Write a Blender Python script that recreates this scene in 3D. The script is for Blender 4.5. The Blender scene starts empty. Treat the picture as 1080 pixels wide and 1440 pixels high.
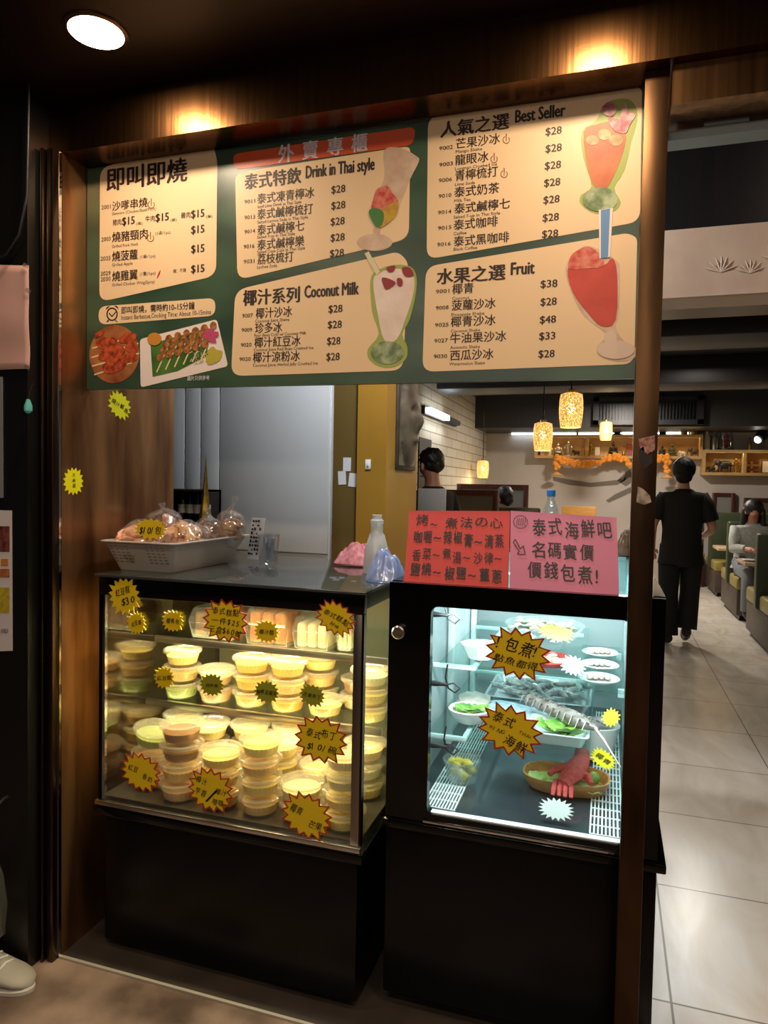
import bpy, bmesh, math, random
from mathutils import Vector, Matrix, noise
random.seed(7)
SC = bpy.context.scene
COL = SC.collection
PI = math.pi

# ------------------------------------------------------------------ camera, world, exposure
FPX, CX, CY = 985.0, 540.0, 720.0
YAW, PITCH, ROLL = math.radians(17.757), math.radians(-2.213), math.radians(1.077)
EYE = Vector((0, 0, 1.55))
_f = Vector((-math.sin(YAW)*math.cos(PITCH), math.cos(YAW)*math.cos(PITCH), math.sin(PITCH)))
_r0 = Vector((math.cos(YAW), math.sin(YAW), 0)); _u0 = _r0.cross(_f)
RIGHT = _r0*math.cos(ROLL) + _u0*math.sin(ROLL); UP = RIGHT.cross(_f); FWD = _f
cd = bpy.data.cameras.new('camera'); cam = bpy.data.objects.new('camera', cd); COL.objects.link(cam)
cd.sensor_fit = 'VERTICAL'; cd.sensor_height = 24; cd.lens = FPX/1440*24; cd.clip_start = 0.02
m3 = Matrix((RIGHT, UP, -FWD)).transposed()
cam.matrix_world = Matrix.Translation(EYE) @ m3.to_4x4()
SC.camera = cam
SC.view_settings.view_transform = 'Standard'; SC.view_settings.look = 'None'
SC.view_settings.gamma = 1; SC.view_settings.exposure = 0.0
try:
    SC.cycles.use_denoising = True
    SC.cycles.max_bounces = 8; SC.cycles.transparent_max_bounces = 24
    SC.cycles.sample_clamp_indirect = 4; SC.cycles.caustics_refractive = False
except Exception: pass
W = bpy.data.worlds.new('night'); SC.world = W; W.use_nodes = True
W.node_tree.nodes['Background'].inputs[0].default_value = (.55, .6, .75, 1)
W.node_tree.nodes['Background'].inputs[1].default_value = 0.03

def light(name, kind, loc, energy, color, rot=(0, 0, 0), **kw):
    l = bpy.data.lights.new(name, kind); l.energy = energy; l.color = color
    for k, v in kw.items(): setattr(l, k, v)
    o = bpy.data.objects.new(name, l); COL.objects.link(o); o.location = loc; o.rotation_euler = rot
    return o
WARM = (1, .77, .53); COOL = (.82, .92, 1); NEUT = (1, .90, .78)
# arcade downlights (row along the shopfront)
for x in (-1.31, -.06, 1.2):
    light('arcade_downlight', 'AREA', (x, 1.55, 2.70), 6.5, WARM, shape='DISK', size=.12)
for x in (-1.31, -.06, 1.2):
    light('arcade_downlight_front', 'AREA', (x, .2, 2.70), 11, WARM, shape='DISK', size=.14)
light('street_light', 'AREA', (-.6, -1.9, 2.65), 22, NEUT, rot=(math.radians(25), 0, 0), shape='RECTANGLE', size=2.2, size_y=.3)
# dining room ceiling lights
light('room_light', 'AREA', (.6, 4.6, 2.86), 18, NEUT, shape='DISK', size=.3)
light('room_light', 'AREA', (.9, 7.6, 2.86), 15, NEUT, shape='DISK', size=.3)
light('room_light', 'AREA', (.2, 10.0, 2.86), 105, NEUT, shape='DISK', size=.3)
light('room_light', 'AREA', (-.1, 3.5, 2.90), 22, NEUT, shape='DISK', size=.3)
# unseen fill lights added between the shopfront and the inner beam
light('entry_fill', 'AREA', (1.1, 2.35, 2.96), 5, (1, .84, .70), rot=(math.radians(25), 0, 0), shape='DISK', size=.2)  # added fill for the front of the pale beam, no known lamp
light('stall_fill', 'AREA', (-.75, 2.40, 2.92), 34, (.93, .95, 1), rot=(math.radians(15), math.radians(-20), 0), shape='DISK', size=.2)  # added fill hidden behind the menu board for jamb, white panel and pillar

# ------------------------------------------------------------------ helpers
def ray(px, py):
    return RIGHT*((px-CX)/FPX) - UP*((py-CY)/FPX) + FWD
def P(px, py, X=None, Y=None, Z=None):
    d = ray(px, py)
    t = (X-EYE.x)/d.x if X is not None else (Y-EYE.y)/d.y if Y is not None else (Z-EYE.z)/d.z
    return EYE + d*t
def lin(c):
    return tuple(((v/12.92) if v <= .04045 else ((v+.055)/1.055)**2.4) for v in c)
def H(s):
    s = s.lstrip('#'); return lin([int(s[i:i+2], 16)/255 for i in (0, 2, 4)])
def cc(c):
    return H(c) if isinstance(c, str) else c
MATS = {}
def mat(name, color='#888888', rough=.5, metal=0, emit=None, estr=0, noise_to=None, nscale=8, bump=0, bscale=30, coat=0, spec=.5, stretch=None, trans=0, sub=0, lo=.35, hi=.65, detail=4):
    if name in MATS: return MATS[name]
    m = bpy.data.materials.new(name); m.use_nodes = True; nt = m.node_tree; b = nt.nodes['Principled BSDF']
    c = cc(color)
    b.inputs['Base Color'].default_value = (*c, 1); b.inputs['Roughness'].default_value = rough
    b.inputs['Metallic'].default_value = metal; b.inputs['Coat Weight'].default_value = coat
    b.inputs['Specular IOR Level'].default_value = spec
    if trans: b.inputs['Transmission Weight'].default_value = trans
    if sub: b.inputs['Subsurface Weight'].default_value = sub; b.inputs['Subsurface Radius'].default_value = (.02, .015, .01)
    if emit is not None:
        b.inputs['Emission Color'].default_value = (*cc(emit), 1); b.inputs['Emission Strength'].default_value = estr
    if noise_to or bump:
        tc = nt.nodes.new('ShaderNodeTexCoord'); mp = nt.nodes.new('ShaderNodeMapping')
        nt.links.new(tc.outputs['Object'], mp.inputs[0])
        if stretch: mp.inputs['Scale'].default_value = stretch
    if noise_to:
        n = nt.nodes.new('ShaderNodeTexNoise'); n.inputs['Scale'].default_value = nscale; n.inputs['Detail'].default_value = detail
        nt.links.new(mp.outputs[0], n.inputs[0])
        r = nt.nodes.new('ShaderNodeValToRGB'); nt.links.new(n.outputs[0], r.inputs[0])
        r.color_ramp.elements[0].position = lo; r.color_ramp.elements[1].position = hi
        r.color_ramp.elements[0].color = (*c, 1); r.color_ramp.elements[1].color = (*cc(noise_to), 1)
        nt.links.new(r.outputs[0], b.inputs['Base Color'])
    if bump:
        n2 = nt.nodes.new('ShaderNodeTexNoise'); n2.inputs['Scale'].default_value = bscale
        nt.links.new(mp.outputs[0], n2.inputs[0])
        bp = nt.nodes.new('ShaderNodeBump'); bp.inputs['Strength'].default_value = bump; bp.inputs['Distance'].default_value = .01
        nt.links.new(n2.outputs[0], bp.inputs['Height']); nt.links.new(bp.outputs[0], b.inputs['Normal'])
    MATS[name] = m; return m
def glassmat(name, tint=(1, 1, 1), gloss=.07, rough=.0, diff=0, dcol=(1, 1, 1), transl=0):
    """thin clear sheet: straight-through plus a weak mirror, optionally a little milky"""
    if name in MATS: return MATS[name]
    m = bpy.data.materials.new(name); m.use_nodes = True; nt = m.node_tree; nt.nodes.remove(nt.nodes['Principled BSDF'])
    out = nt.nodes['Material Output']
    tr = nt.nodes.new('ShaderNodeBsdfTransparent'); tr.inputs[0].default_value = (*tint, 1)
    gl = nt.nodes.new('ShaderNodeBsdfGlossy'); gl.inputs['Roughness'].default_value = rough
    mx = nt.nodes.new('ShaderNodeMixShader'); mx.inputs[0].default_value = gloss
    base = tr.outputs[0]
    if diff:
        d = nt.nodes.new('ShaderNodeBsdfDiffuse'); d.inputs[0].default_value = (*dcol, 1)
        t2 = nt.nodes.new('ShaderNodeBsdfTranslucent'); t2.inputs[0].default_value = (*dcol, 1)
        a = nt.nodes.new('ShaderNodeMixShader'); a.inputs[0].default_value = .5
        nt.links.new(d.outputs[0], a.inputs[1]); nt.links.new(t2.outputs[0], a.inputs[2])
        k = nt.nodes.new('ShaderNodeMixShader'); k.inputs[0].default_value = diff
        nt.links.new(tr.outputs[0], k.inputs[1]); nt.links.new(a.outputs[0], k.inputs[2]); base = k.outputs[0]
    nt.links.new(base, mx.inputs[1]); nt.links.new(gl.outputs[0], mx.inputs[2])
    nt.links.new(mx.outputs[0], out.inputs[0])
    MATS[name] = m; return m

class MB:
    def __init__(s): s.bm = bmesh.new(); s.mi = 0
    def _tag(s, faces):
        for f in faces: f.material_index = s.mi
    def box(s, c, d, rot=None):
        r = bmesh.ops.create_cube(s.bm, size=1); vs = r['verts']
        M = Matrix.Translation(Vector(c)) @ (rot.to_4x4() if rot else Matrix()) @ Matrix.Diagonal((*d, 1))
        bmesh.ops.transform(s.bm, matrix=M, verts=vs)
        s._tag({f for v in vs for f in v.link_faces}); return s
    def bb(s, x0, x1, y0, y1, z0, z1):
        return s.box(((x0+x1)/2, (y0+y1)/2, (z0+z1)/2), (abs(x1-x0), abs(y1-y0), abs(z1-z0)))
    def tube(s, pts, r, seg=10, caps=True, squash=None):
        pts = [Vector(p) for p in pts]; n = len(pts)
        rs = r if isinstance(r, (list, tuple)) else [r]*n
        rings = []; prev = None
        for i, p in enumerate(pts):
            t = (pts[min(i+1, n-1)]-pts[max(i-1, 0)]).normalized()
            if prev is None:
                a = Vector((0, 0, 1)) if abs(t.z) < .9 else Vector((1, 0, 0))
                u = t.cross(a).normalized()
            else:
                u = (prev - t*prev.dot(t)).normalized()
            prev = u; v = t.cross(u)
            ra = rs[i]; rx, ry = ra if isinstance(ra, (tuple, list)) else (ra, ra)
            rings.append([s.bm.verts.new(p + u*(rx*math.cos(2*PI*k/seg)) + v*(ry*math.sin(2*PI*k/seg))) for k in range(seg)])
        fs = []
        for a, b in zip(rings, rings[1:]):
            for k in range(seg): fs.append(s.bm.faces.new((a[k], a[(k+1) % seg], b[(k+1) % seg], b[k])))
        if caps:
            fs.append(s.bm.faces.new(rings[0][::-1])); fs.append(s.bm.faces.new(rings[-1]))
        s._tag(fs); return s
    def loft(s, secs, seg=20, caps=True):
        """secs: (center, rx, ry) horizontal ellipses, or (center, rx, ry, M3)"""
        rings = []
        for sec in secs:
            c, rx, ry = Vector(sec[0]), sec[1], sec[2]; M = sec[3] if len(sec) > 3 else Matrix.Identity(3)
            rings.append([s.bm.verts.new(c + M @ Vector((rx*math.cos(2*PI*k/seg), ry*math.sin(2*PI*k/seg), 0))) for k in range(seg)])
        fs = []
        for a, b in zip(rings, rings[1:]):
            for k in range(seg): fs.append(s.bm.faces.new((a[k], a[(k+1) % seg], b[(k+1) % seg], b[k])))
        if caps:
            fs.append(s.bm.faces.new(rings[0][::-1])); fs.append(s.bm.faces.new(rings[-1]))
        s._tag(fs); return s
    def lathe(s, prof, c=(0, 0, 0), seg=24, closed=False):
        c = Vector(c); rings = []
        for r, z in prof:
            if r < 1e-5: rings.append([s.bm.verts.new(c+Vector((0, 0, z)))])
            else: rings.append([s.bm.verts.new(c+Vector((r*math.cos(2*PI*k/seg), r*math.sin(2*PI*k/seg), z))) for k in range(seg)])
        fs = []
        for a, b in zip(rings, rings[1:]):
            for k in range(seg):
                k2 = (k+1) % seg
                if len(a) == 1 and len(b) == 1: continue
                if len(a) == 1: fs.append(s.bm.faces.new((a[0], b[k2], b[k])))
                elif len(b) == 1: fs.append(s.bm.faces.new((a[k], a[k2], b[0])))
                else: fs.append(s.bm.faces.new((a[k], a[k2], b[k2], b[k])))
        s._tag(fs); return s
    def ball(s, c, r, seg=14, rot=None, jag=0, nsc=8, sub=3):
        if not isinstance(r, (tuple, list)): r = (r, r, r)
        q = bmesh.ops.create_icosphere(s.bm, subdivisions=sub if jag else 2, radius=1) if jag else bmesh.ops.create_uvsphere(s.bm, u_segments=seg, v_segments=max(6, seg*2//3), radius=1)
        vs = q['verts']
        if jag:
            off = Vector((random.random()*50, random.random()*50, 0))
            for v in vs: v.co *= 1 + jag*noise.noise(v.co*nsc*.35+off) + jag*.5*noise.noise(v.co*nsc+off)
        M = Matrix.Translation(Vector(c)) @ (rot.to_4x4() if rot else Matrix()) @ Matrix.Diagonal((*r, 1))
        bmesh.ops.transform(s.bm, matrix=M, verts=vs)
        s._tag({f for v in vs for f in v.link_faces}); return s
    def poly(s, pts):
        vs = [s.bm.verts.new(Vector(p)) for p in pts]
        f = s.bm.faces.new(vs); s._tag([f]); return s
    def prism(s, pts, n, h):
        """solid: outline pts extruded by vector n*h"""
        d = Vector(n)*h
        a = [s.bm.verts.new(Vector(p)) for p in pts]; b = [s.bm.verts.new(Vector(p)+d) for p in pts]
        fs = [s.bm.faces.new(a), s.bm.faces.new(b[::-1])]
        for i in range(len(a)):
            j = (i+1) % len(a); fs.append(s.bm.faces.new((a[i], b[i], b[j], a[j])))
        s._tag(fs); return s
    def grid(s, fn, nu, nv):
        vs = [[s.bm.verts.new(Vector(fn(i/nu, j/nv))) for j in range(nv+1)] for i in range(nu+1)]
        fs = [s.bm.faces.new((vs[i][j], vs[i+1][j], vs[i+1][j+1], vs[i][j+1])) for i in range(nu) for j in range(nv)]
        s._tag(fs); return s
    def text(s, body, O, u, v, x, y, w=None, h=None, bold=0, shear=0):
        """glyph outlines laid on the plane O,u,v with their lower left corner at (x,y); w fits the width, h the height of the em"""
        vs, fs, wid = glyphs(body, 0)
        sx = (w/(wid+2*bold)) if w else h
        sy = h if h else sx
        n = u.cross(v).normalized(); out = []
        offs = [(0, 0)] if not bold else [(-bold, 0), (bold, 0), (0, bold*.4), (0, -bold*.4)]
        for i, (ox, oy) in enumerate(offs):
            nv = [s.bm.verts.new(O + u*(x+(a+ox+bold+shear*b)*sx) + v*(y+(b+oy)*sy) + n*(i*.00004)) for a, b in vs]
            for f in fs:
                try: out.append(s.bm.faces.new([nv[i] for i in f]))
                except ValueError: pass
        s._tag(out); return s
    def build(s, name, m=None, parent=None, smooth=False, bevel=0, seg=2, angle=35):
        bm = s.bm
        if bevel:
            es = [e for e in bm.edges if len(e.link_faces) == 2 and e.calc_face_angle(0) > math.radians(40)]
            bmesh.ops.bevel(bm, geom=es, offset=bevel, segments=seg, affect='EDGES', profile=.5, clamp_overlap=True)
        bmesh.ops.recalc_face_normals(bm, faces=bm.faces)
        me = bpy.data.meshes.new(name); bm.to_mesh(me); bm.free()
        if smooth or bevel:
            for p in me.polygons: p.use_smooth = True
            try: me.set_sharp_from_angle(angle=math.radians(angle))
            except Exception: pass
        o = bpy.data.objects.new(name, me); COL.objects.link(o)
        for x in (m if isinstance(m, (list, tuple)) else [m]):
            if x: me.materials.append(x)
        if parent:
            o.parent = parent
            r = parent; off = Vector()
            while r: off += Vector(r.location); r = r.parent
            me.transform(Matrix.Translation(-off))
        return o
_GC = {}
_tc = bpy.data.curves.new("glyph", "FONT"); _to = bpy.data.objects.new("glyph", _tc)
def glyphs(body, bold):
    k = (body, bold)
    if k not in _GC:
        if _to.name not in COL.objects: COL.objects.link(_to)
        _tc.body = body; _tc.resolution_u = 2; _tc.offset = bold; _tc.fill_mode = 'FRONT'
        dg = bpy.context.evaluated_depsgraph_get(); dg.update()
        me = bpy.data.meshes.new_from_object(_to.evaluated_get(dg))
        vs = [(v.co.x, v.co.y) for v in me.vertices]; fs = [list(p.vertices) for p in me.polygons]
        bpy.data.meshes.remove(me)
        x0 = min([a for a, b in vs] or [0]); x1 = max([a for a, b in vs] or [1])
        _GC[k] = ([(a-x0, b) for a, b in vs], fs, max(x1-x0, .05))
    return _GC[k]
def tag(o, label=None, cat=None, group=None, kind=None):
    if label: o['label'] = label
    if cat: o['category'] = cat
    if group: o['group'] = group
    if kind: o['kind'] = kind
    return o
def thing(name, loc, label, cat, group=None):
    o = bpy.data.objects.new(name, None); COL.objects.link(o); o.location = loc; o.empty_display_size = .05
    return tag(o, label, cat, group)
def struct(o): o['kind'] = 'structure'; return o
def copy_tree(o, parent=None):
    c = o.copy(); COL.objects.link(c); c.parent = parent
    for ch in list(o.children): copy_tree(ch, c)
    return c
def kill(o):
    for ch in list(o.children): kill(ch)
    bpy.data.objects.remove(o)
X3, Y3, Z3 = Vector((1, 0, 0)), Vector((0, 1, 0)), Vector((0, 0, 1))
def smooth_poly(pts, n=4):
    out = []; L = len(pts)
    for i in range(L):
        p0, p1, p2, p3 = [Vector(pts[(i+k-1) % L]) for k in range(4)]
        for j in range(n):
            t = j/n
            out.append(.5*((2*p1)+(p2-p0)*t+(2*p0-5*p1+4*p2-p3)*t*t+(3*p1-p0-3*p2+p3)*t**3))
    return out
def round_corners(pts, r, n=5):
    out = []; L = len(pts)
    for i in range(L):
        p = Vector(pts[i]); a = Vector(pts[i-1])-p; b = Vector(pts[(i+1) % L])-p
        k = min(r, a.length*.45, b.length*.45)
        A, B = p+a.normalized()*k, p+b.normalized()*k
        for j in range(n+1):
            t = j/n; out.append(A*(1-t)**2 + p*2*t*(1-t) + B*t*t)
    return out
def ell(cx, cy, rx, ry, n=24, rot=0):
    c, s = math.cos(rot), math.sin(rot)
    return [(cx+rx*math.cos(2*PI*k/n)*c-ry*math.sin(2*PI*k/n)*s, cy+rx*math.cos(2*PI*k/n)*s+ry*math.sin(2*PI*k/n)*c) for k in range(n)]

# ------------------------------------------------------------------ materials
def brick_mat(name, c1, c2, mortar, bw, bh, msize, rough=.5, coords='XZ', noise=.0, off=.5, loc=(0, 0, 0), veins=False):
    m = bpy.data.materials.new(name); m.use_nodes = True; nt = m.node_tree; b = nt.nodes['Principled BSDF']
    tc = nt.nodes.new('ShaderNodeTexCoord'); mp = nt.nodes.new('ShaderNodeMapping'); mp.inputs['Location'].default_value = loc
    nt.links.new(tc.outputs['Object'], mp.inputs[0])
    sx = nt.nodes.new('ShaderNodeSeparateXYZ'); nt.links.new(mp.outputs[0], sx.inputs[0])
    cb = nt.nodes.new('ShaderNodeCombineXYZ')
    for i, a in enumerate(coords): nt.links.new(sx.outputs['XYZ'.index(a)], cb.inputs[i])
    br = nt.nodes.new('ShaderNodeTexBrick'); nt.links.new(cb.outputs[0], br.inputs[0])
    br.offset = off; br.inputs['Color1'].default_value = (*cc(c1), 1); br.inputs['Color2'].default_value = (*cc(c2), 1); br.inputs['Mortar'].default_value = (*cc(mortar), 1)
    br.inputs['Scale'].default_value = 1; br.inputs['Brick Width'].default_value = bw; br.inputs['Row Height'].default_value = bh
    br.inputs['Mortar Size'].default_value = msize; br.inputs['Mortar Smooth'].default_value = .2
    col = br.outputs[0]
    if veins:
        n = nt.nodes.new('ShaderNodeTexNoise'); n.inputs['Scale'].default_value = 2.2; n.inputs['Detail'].default_value = 8; n.inputs['Distortion'].default_value = 1.6
        mp2 = nt.nodes.new('ShaderNodeMapping'); mp2.inputs['Scale'].default_value = (2.2, .7, 1); nt.links.new(tc.outputs['Object'], mp2.inputs[0]); nt.links.new(mp2.outputs[0], n.inputs[0])
        r = nt.nodes.new('ShaderNodeValToRGB'); nt.links.new(n.outputs[0], r.inputs[0])
        r.color_ramp.elements[0].position = .3; r.color_ramp.elements[0].color = (.78, .74, .68, 1); r.color_ramp.elements[1].position = .7; r.color_ramp.elements[1].color = (1, 1, 1, 1)
        mx = nt.nodes.new('ShaderNodeMixRGB'); mx.blend_type = 'MULTIPLY'; mx.inputs[0].default_value = 1
        nt.links.new(col, mx.inputs[1]); nt.links.new(r.outputs[0], mx.inputs[2]); col = mx.outputs[0]
    nt.links.new(col, b.inputs['Base Color']); b.inputs['Roughness'].default_value = rough
    return m
BRONZE = mat('brushed_bronze', '#7d5a3c', .27, 1, noise_to='#a0764e', nscale=3, stretch=(14, 14, .6), bump=.12, bscale=2.2)
BRONZE_DK = mat('dark_bronze', '#3a2a20', .33, 1, noise_to='#4a3526', nscale=3, stretch=(6, 6, .7))
FASCIA = mat('fascia_bronze', '#5f4228', .27, 1, noise_to='#6d4c2e', nscale=4, stretch=(20, 20, .5), bump=.05, bscale=3)
JAMB = mat('jamb_bronze', '#6a452a', .38, .9, noise_to='#b5875a', nscale=2.6, stretch=(3, 3, .5), bump=.45, bscale=3.2)
POST = mat('post_bronze', '#2e2016', .4, .9, noise_to='#62462c', nscale=4, stretch=(3, 3, .6), bump=.2, bscale=4, lo=.3, hi=.8)
CEIL = mat('arcade_ceiling', '#2a1c16', .38, .6, noise_to='#332219', nscale=2)
STREET = mat('street_concrete', '#4a382f', .6, 0, noise_to='#a98f80', nscale=3.2, bump=.35, bscale=18, lo=.34, hi=.72, detail=9)
BLACK = mat('black_laminate', '#070606', .3, 0, spec=.25)
BLACKG = mat('black_gloss', '#050505', .14, 0, spec=.35)
STEEL = mat('brushed_steel', '#b9b4aa', .28, 1, noise_to='#d0ccc4', nscale=6, stretch=(1, 1, 20))
CHROME = mat('polished_chrome', '#dcdcdc', .08, 1)
ALU = mat('anodised_aluminium', '#8a8076', .35, 1)
WHITEMETAL = mat('white_enamel', '#dfe9ea', .3, 0)
CREAM = mat('menu_cream', '#eac9a0', .45)
MENUGREEN = mat('menu_green', '#3c5540', .35, 0, noise_to='#2c4234', nscale=3.2, stretch=(1, 1, 2.2), lo=.42, hi=.58, detail=1)
ORANGE = mat('menu_orange', '#d9552b', .4)
INK = mat('dark_brown_ink', '#2a1712', .5)
INKG = mat('grey_brown_ink', '#5d4a3c', .5)
INKL = mat('pale_lilac_ink', '#d8cfd8', .5)
PEN = mat('black_marker', '#0c0a0a', .5)
GLASS = glassmat('clear_glass', (.97, .99, .98), .06)
GLASSF = glassmat('case_glass', (.95, .98, .965), .05)
GLASSS = glassmat('shelf_glass', (.86, .95, .93), .10)
DARKTOP = mat('smoked_top_glass', '#3a3c38', .06, 0, spec=.8)
MIRROR = mat('dull_mirror', '#7d7a70', .14, 1)

# ------------------------------------------------------------------ setting: street side
FZ = .04
struct(MB().bb(-6, 6, -3.2, 1.80, -.12, 0).build('floor', STREET))
TILE = brick_mat('marble_floor_tile', '#d9d3c9', '#d2cbc0', '#8d857b', .655, .655, .004, .22, 'XY', off=0, loc=(-.22+.655, -.215, 0), veins=True)
struct(MB().bb(.16, 5, 1.80, 13, -.12, FZ).build('floor_interior', TILE))
struct(MB().bb(-4.5, .16, 3.3, 13, -.12, FZ).build('floor_rear', TILE))
struct(MB().bb(-4.5, .16, 1.80, 3.3, -.12, .005).build('floor_stall', mat('stall_floor_shade', '#2e2722', .5, noise_to='#3d342d', nscale=8)))  # near-black colour carries the shade before and under the cases
struct(MB().bb(-1.66, .16, 1.790, 1.80, 0, .007).build('trim_1', mat('kerb_metal', '#b3aba0', .45, .3)))
struct(MB().bb(-6, 6, -3.2, 1.80, 2.72, 2.84).build('ceiling', CEIL))
struct(MB().bb(-6, 6, 1.80, 2.05, 2.563, 2.84).build('wall_fascia', FASCIA))
struct(MB().bb(.115, 4, 1.83, 2.03, 2.47, 2.563).build('lintel', BRONZE))
struct(MB().bb(-1.80, -1.65, 1.80, 2.40, 0, 2.563).build('wall_jamb', JAMB))
b = MB()
b.bb(-1.675, -1.652, 1.765, 1.80, 0, 2.563); b.bb(-1.692, -1.682, 1.755, 1.80, 0, 2.563)
struct(b.build('trim_2', mat('edge_bronze', '#54463a', .3, 1), bevel=.002))
struct(MB().bb(-6, -1.70, 1.715, 1.80, 0, 2.72).build('wall_outside', mat('black_shutter_panel', '#141312', .3, .1)))
struct(MB().bb(.054, .110, 1.84, 1.90, 0, 2.563).build('pillar_post', POST, bevel=.0012))
struct(MB().bb(-1.655, -1.650, 1.79, 1.802, 0, 2.563).build('trim_4', CHROME))
# street wall behind the viewer closes the arcade
struct(MB().bb(-6, 6, -3.3, -3.2, -.12, 2.84).build('wall_street', mat('night_street', '#1b1c22', .6)))

# ------------------------------------------------------------------ setting: dining room
PLASTER = mat('warm_grey_plaster', '#b9b0a8', .7, noise_to='#aea49b', nscale=1.5)
struct(MB().bb(-4.5, 5, 12.5, 12.6, FZ, 3.1).build('wall_back', PLASTER))
BRICK = brick_mat('painted_brick', '#cfc4ae', '#c6baa2', '#8f8470', .62, .13, .009, .6, 'YZ')
struct(MB().bb(-2.2, -2.1, 6.9, 12.5, FZ, 3.1).build('wall_left', BRICK))
struct(MB().bb(3.5, 3.6, 1.8, 12.5, FZ, 3.1).build('wall_right', mat('room_wall', '#6f665c', .7)))
DKCEIL = mat('dark_ceiling_paint', '#1c1a19', .55)
struct(MB().bb(-4.5, 5, 2.05, 12.6, 3.0, 3.1).build('ceiling_interior', DKCEIL))
struct(MB().bb(-3, 3.5, 11.3, 12.5, 2.50, 3.0).build('beam', mat('dark_bulkhead', '#2a2725', .5)))
b = MB()
for y0, y1, z in ((4.4, 4.9, 2.66), (5.9, 6.5, 2.74), (8.2, 8.8, 2.7)): b.bb(-2, 3.5, y0, y1, z, 3.0)
struct(b.build('beam_1', mat('duct_grey', '#1e1d1d', .5), bevel=.02))
# plasterboard beam and dark panel over the doorway
b = MB(); b.bb(-.9, 3.5, 2.95, 3.1, 2.29, 2.555); struct(b.build('beam_2', mat('pale_lintel_board', '#b79c84', .5, noise_to='#a98d76', nscale=5)))
struct(MB().bb(-.9, 3.5, 2.93, 3.1, 2.245, 2.29).build('trim_5', mat('lintel_strip', '#7d6a58', .35, .6)))
struct(MB().bb(-.9, 3.5, 2.97, 3.1, 2.555, 3.0).build('wall_overdoor', mat('dark_wood_panel', '#070404', .4, noise_to='#0f0808', nscale=4, stretch=(9, 9, .4))))
t = thing('shutter_rail', (1.4, 1.97, 2.47), 'pale grey slotted shutter rail above the dark doorway', 'rail')
b = MB(); b.bb(.115, 3, 1.94, 2.0, 2.435, 2.458)
b.build('rail', mat('rail_grey', '#8d9698', .4, .4), t)
b = MB()
for x in (.2, .62, 1.05, 1.5): b.bb(x, x+.1, 1.935, 2.0, 2.458, 2.472)
b.build('clip', mat('rail_grey'), t)
# plant cut relief on the pale board
b = MB(); O = Vector((0, 2.949, 0))
def relief(cx, cz, s):
    for a in (-70, -45, -20, 0, 20, 45, 70):
        d = Vector((math.sin(math.radians(a)), 0, math.cos(math.radians(a))))
        b.tube([Vector((cx, 2.95, cz)), Vector((cx, 2.947, cz))+d*s*.6, Vector((cx, 2.95, cz))+d*s], [.002, .006*s/.12, .0015], 6)
relief(.60, 2.40, .09); relief(.38, 2.38, .06); relief(.48, 2.37, .05); relief(.83, 2.40, .08)
t = b.build('leaf_relief', mat('relief_pale', '#bba189', .5), smooth=True); tag(t, 'faint carved leaf spray ornament on the pale beam over the doorway', 'carving')
# kitchen partition panel of pale corrugated board
PANELM = mat('pale_grey_board', '#d3d6d8', .5)
b = MB(); x = -2.6
while x < -1.172:
    w = random.choice((.085, .1, .12)) if x < -1.72 else .6
    x1 = min(x+w, -1.172); b.bb(x, x1-(.004 if x < -1.7 else .0012), 2.86, 2.885, 1.24, 2.65); x = x1
b.bb(-2.6, -1.17, 2.872, 2.9, 1.2, 2.65)
struct(b.build('wall_kitchen', PANELM, bevel=.002))
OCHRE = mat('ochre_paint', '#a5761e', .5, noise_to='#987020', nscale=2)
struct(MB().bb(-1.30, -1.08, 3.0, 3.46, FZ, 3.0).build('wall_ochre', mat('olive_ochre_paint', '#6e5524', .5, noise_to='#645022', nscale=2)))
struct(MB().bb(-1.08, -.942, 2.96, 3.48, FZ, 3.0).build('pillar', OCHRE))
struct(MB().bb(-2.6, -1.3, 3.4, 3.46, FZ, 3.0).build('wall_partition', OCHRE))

# ------------------------------------------------------------------ menu board
BY = 1.91
bc = P(500, 350, Y=BY)
board = thing('menu_board', (-.80, BY+.01, 1.83), 'wide green and cream drinks menu board hanging above the two display cases', 'menu board')
def bp(px, py, off=0): q = P(px, py, Y=BY); return Vector((q.x, BY-off, q.z))
def px_m(px): return (Vector(bp(px, 350))-EYE).dot(FWD)/FPX
xl, xr = -1.648, P(896, 532, Y=BY).x
zb0, zb1 = P(114, 548, Y=BY).z, P(893, 532, Y=BY).z
b = MB(); b.prism([(xl, BY, zb0), (xr, BY, zb1), (xr, BY, 2.56), (xl, BY, 2.56)], (0, 1, 0), .018)
b.build('backing_panel', MENUGREEN, board)
def patch(name, pts, m, off, r=0, parent=board):
    q = round_corners([(*p, 0) for p in pts], r) if r else pts
    b = MB(); b.prism([bp(p[0], p[1], off) for p in q], (0, 1, 0), off*.9)
    return b.build(name, m, parent)
class Ink:
    """one run of printed text: glyphs lie flat on the board, x0..x1 and the base line picked in the photograph's frame"""
    def __init__(s): s.b = MB()
    def t(s, body, x0, x1, y, h, bold=0, off=.0016):
        O = bp(x0, y, off); e = bp(x1, y, off)
        s.b.text(body, O, X3, Z3, 0, 0, w=(e.x-O.x), h=h*px_m((x0+x1)/2)*1.03, bold=bold); return s
    def build(s, name, m, parent): return s.b.build(name, m, parent)
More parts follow.
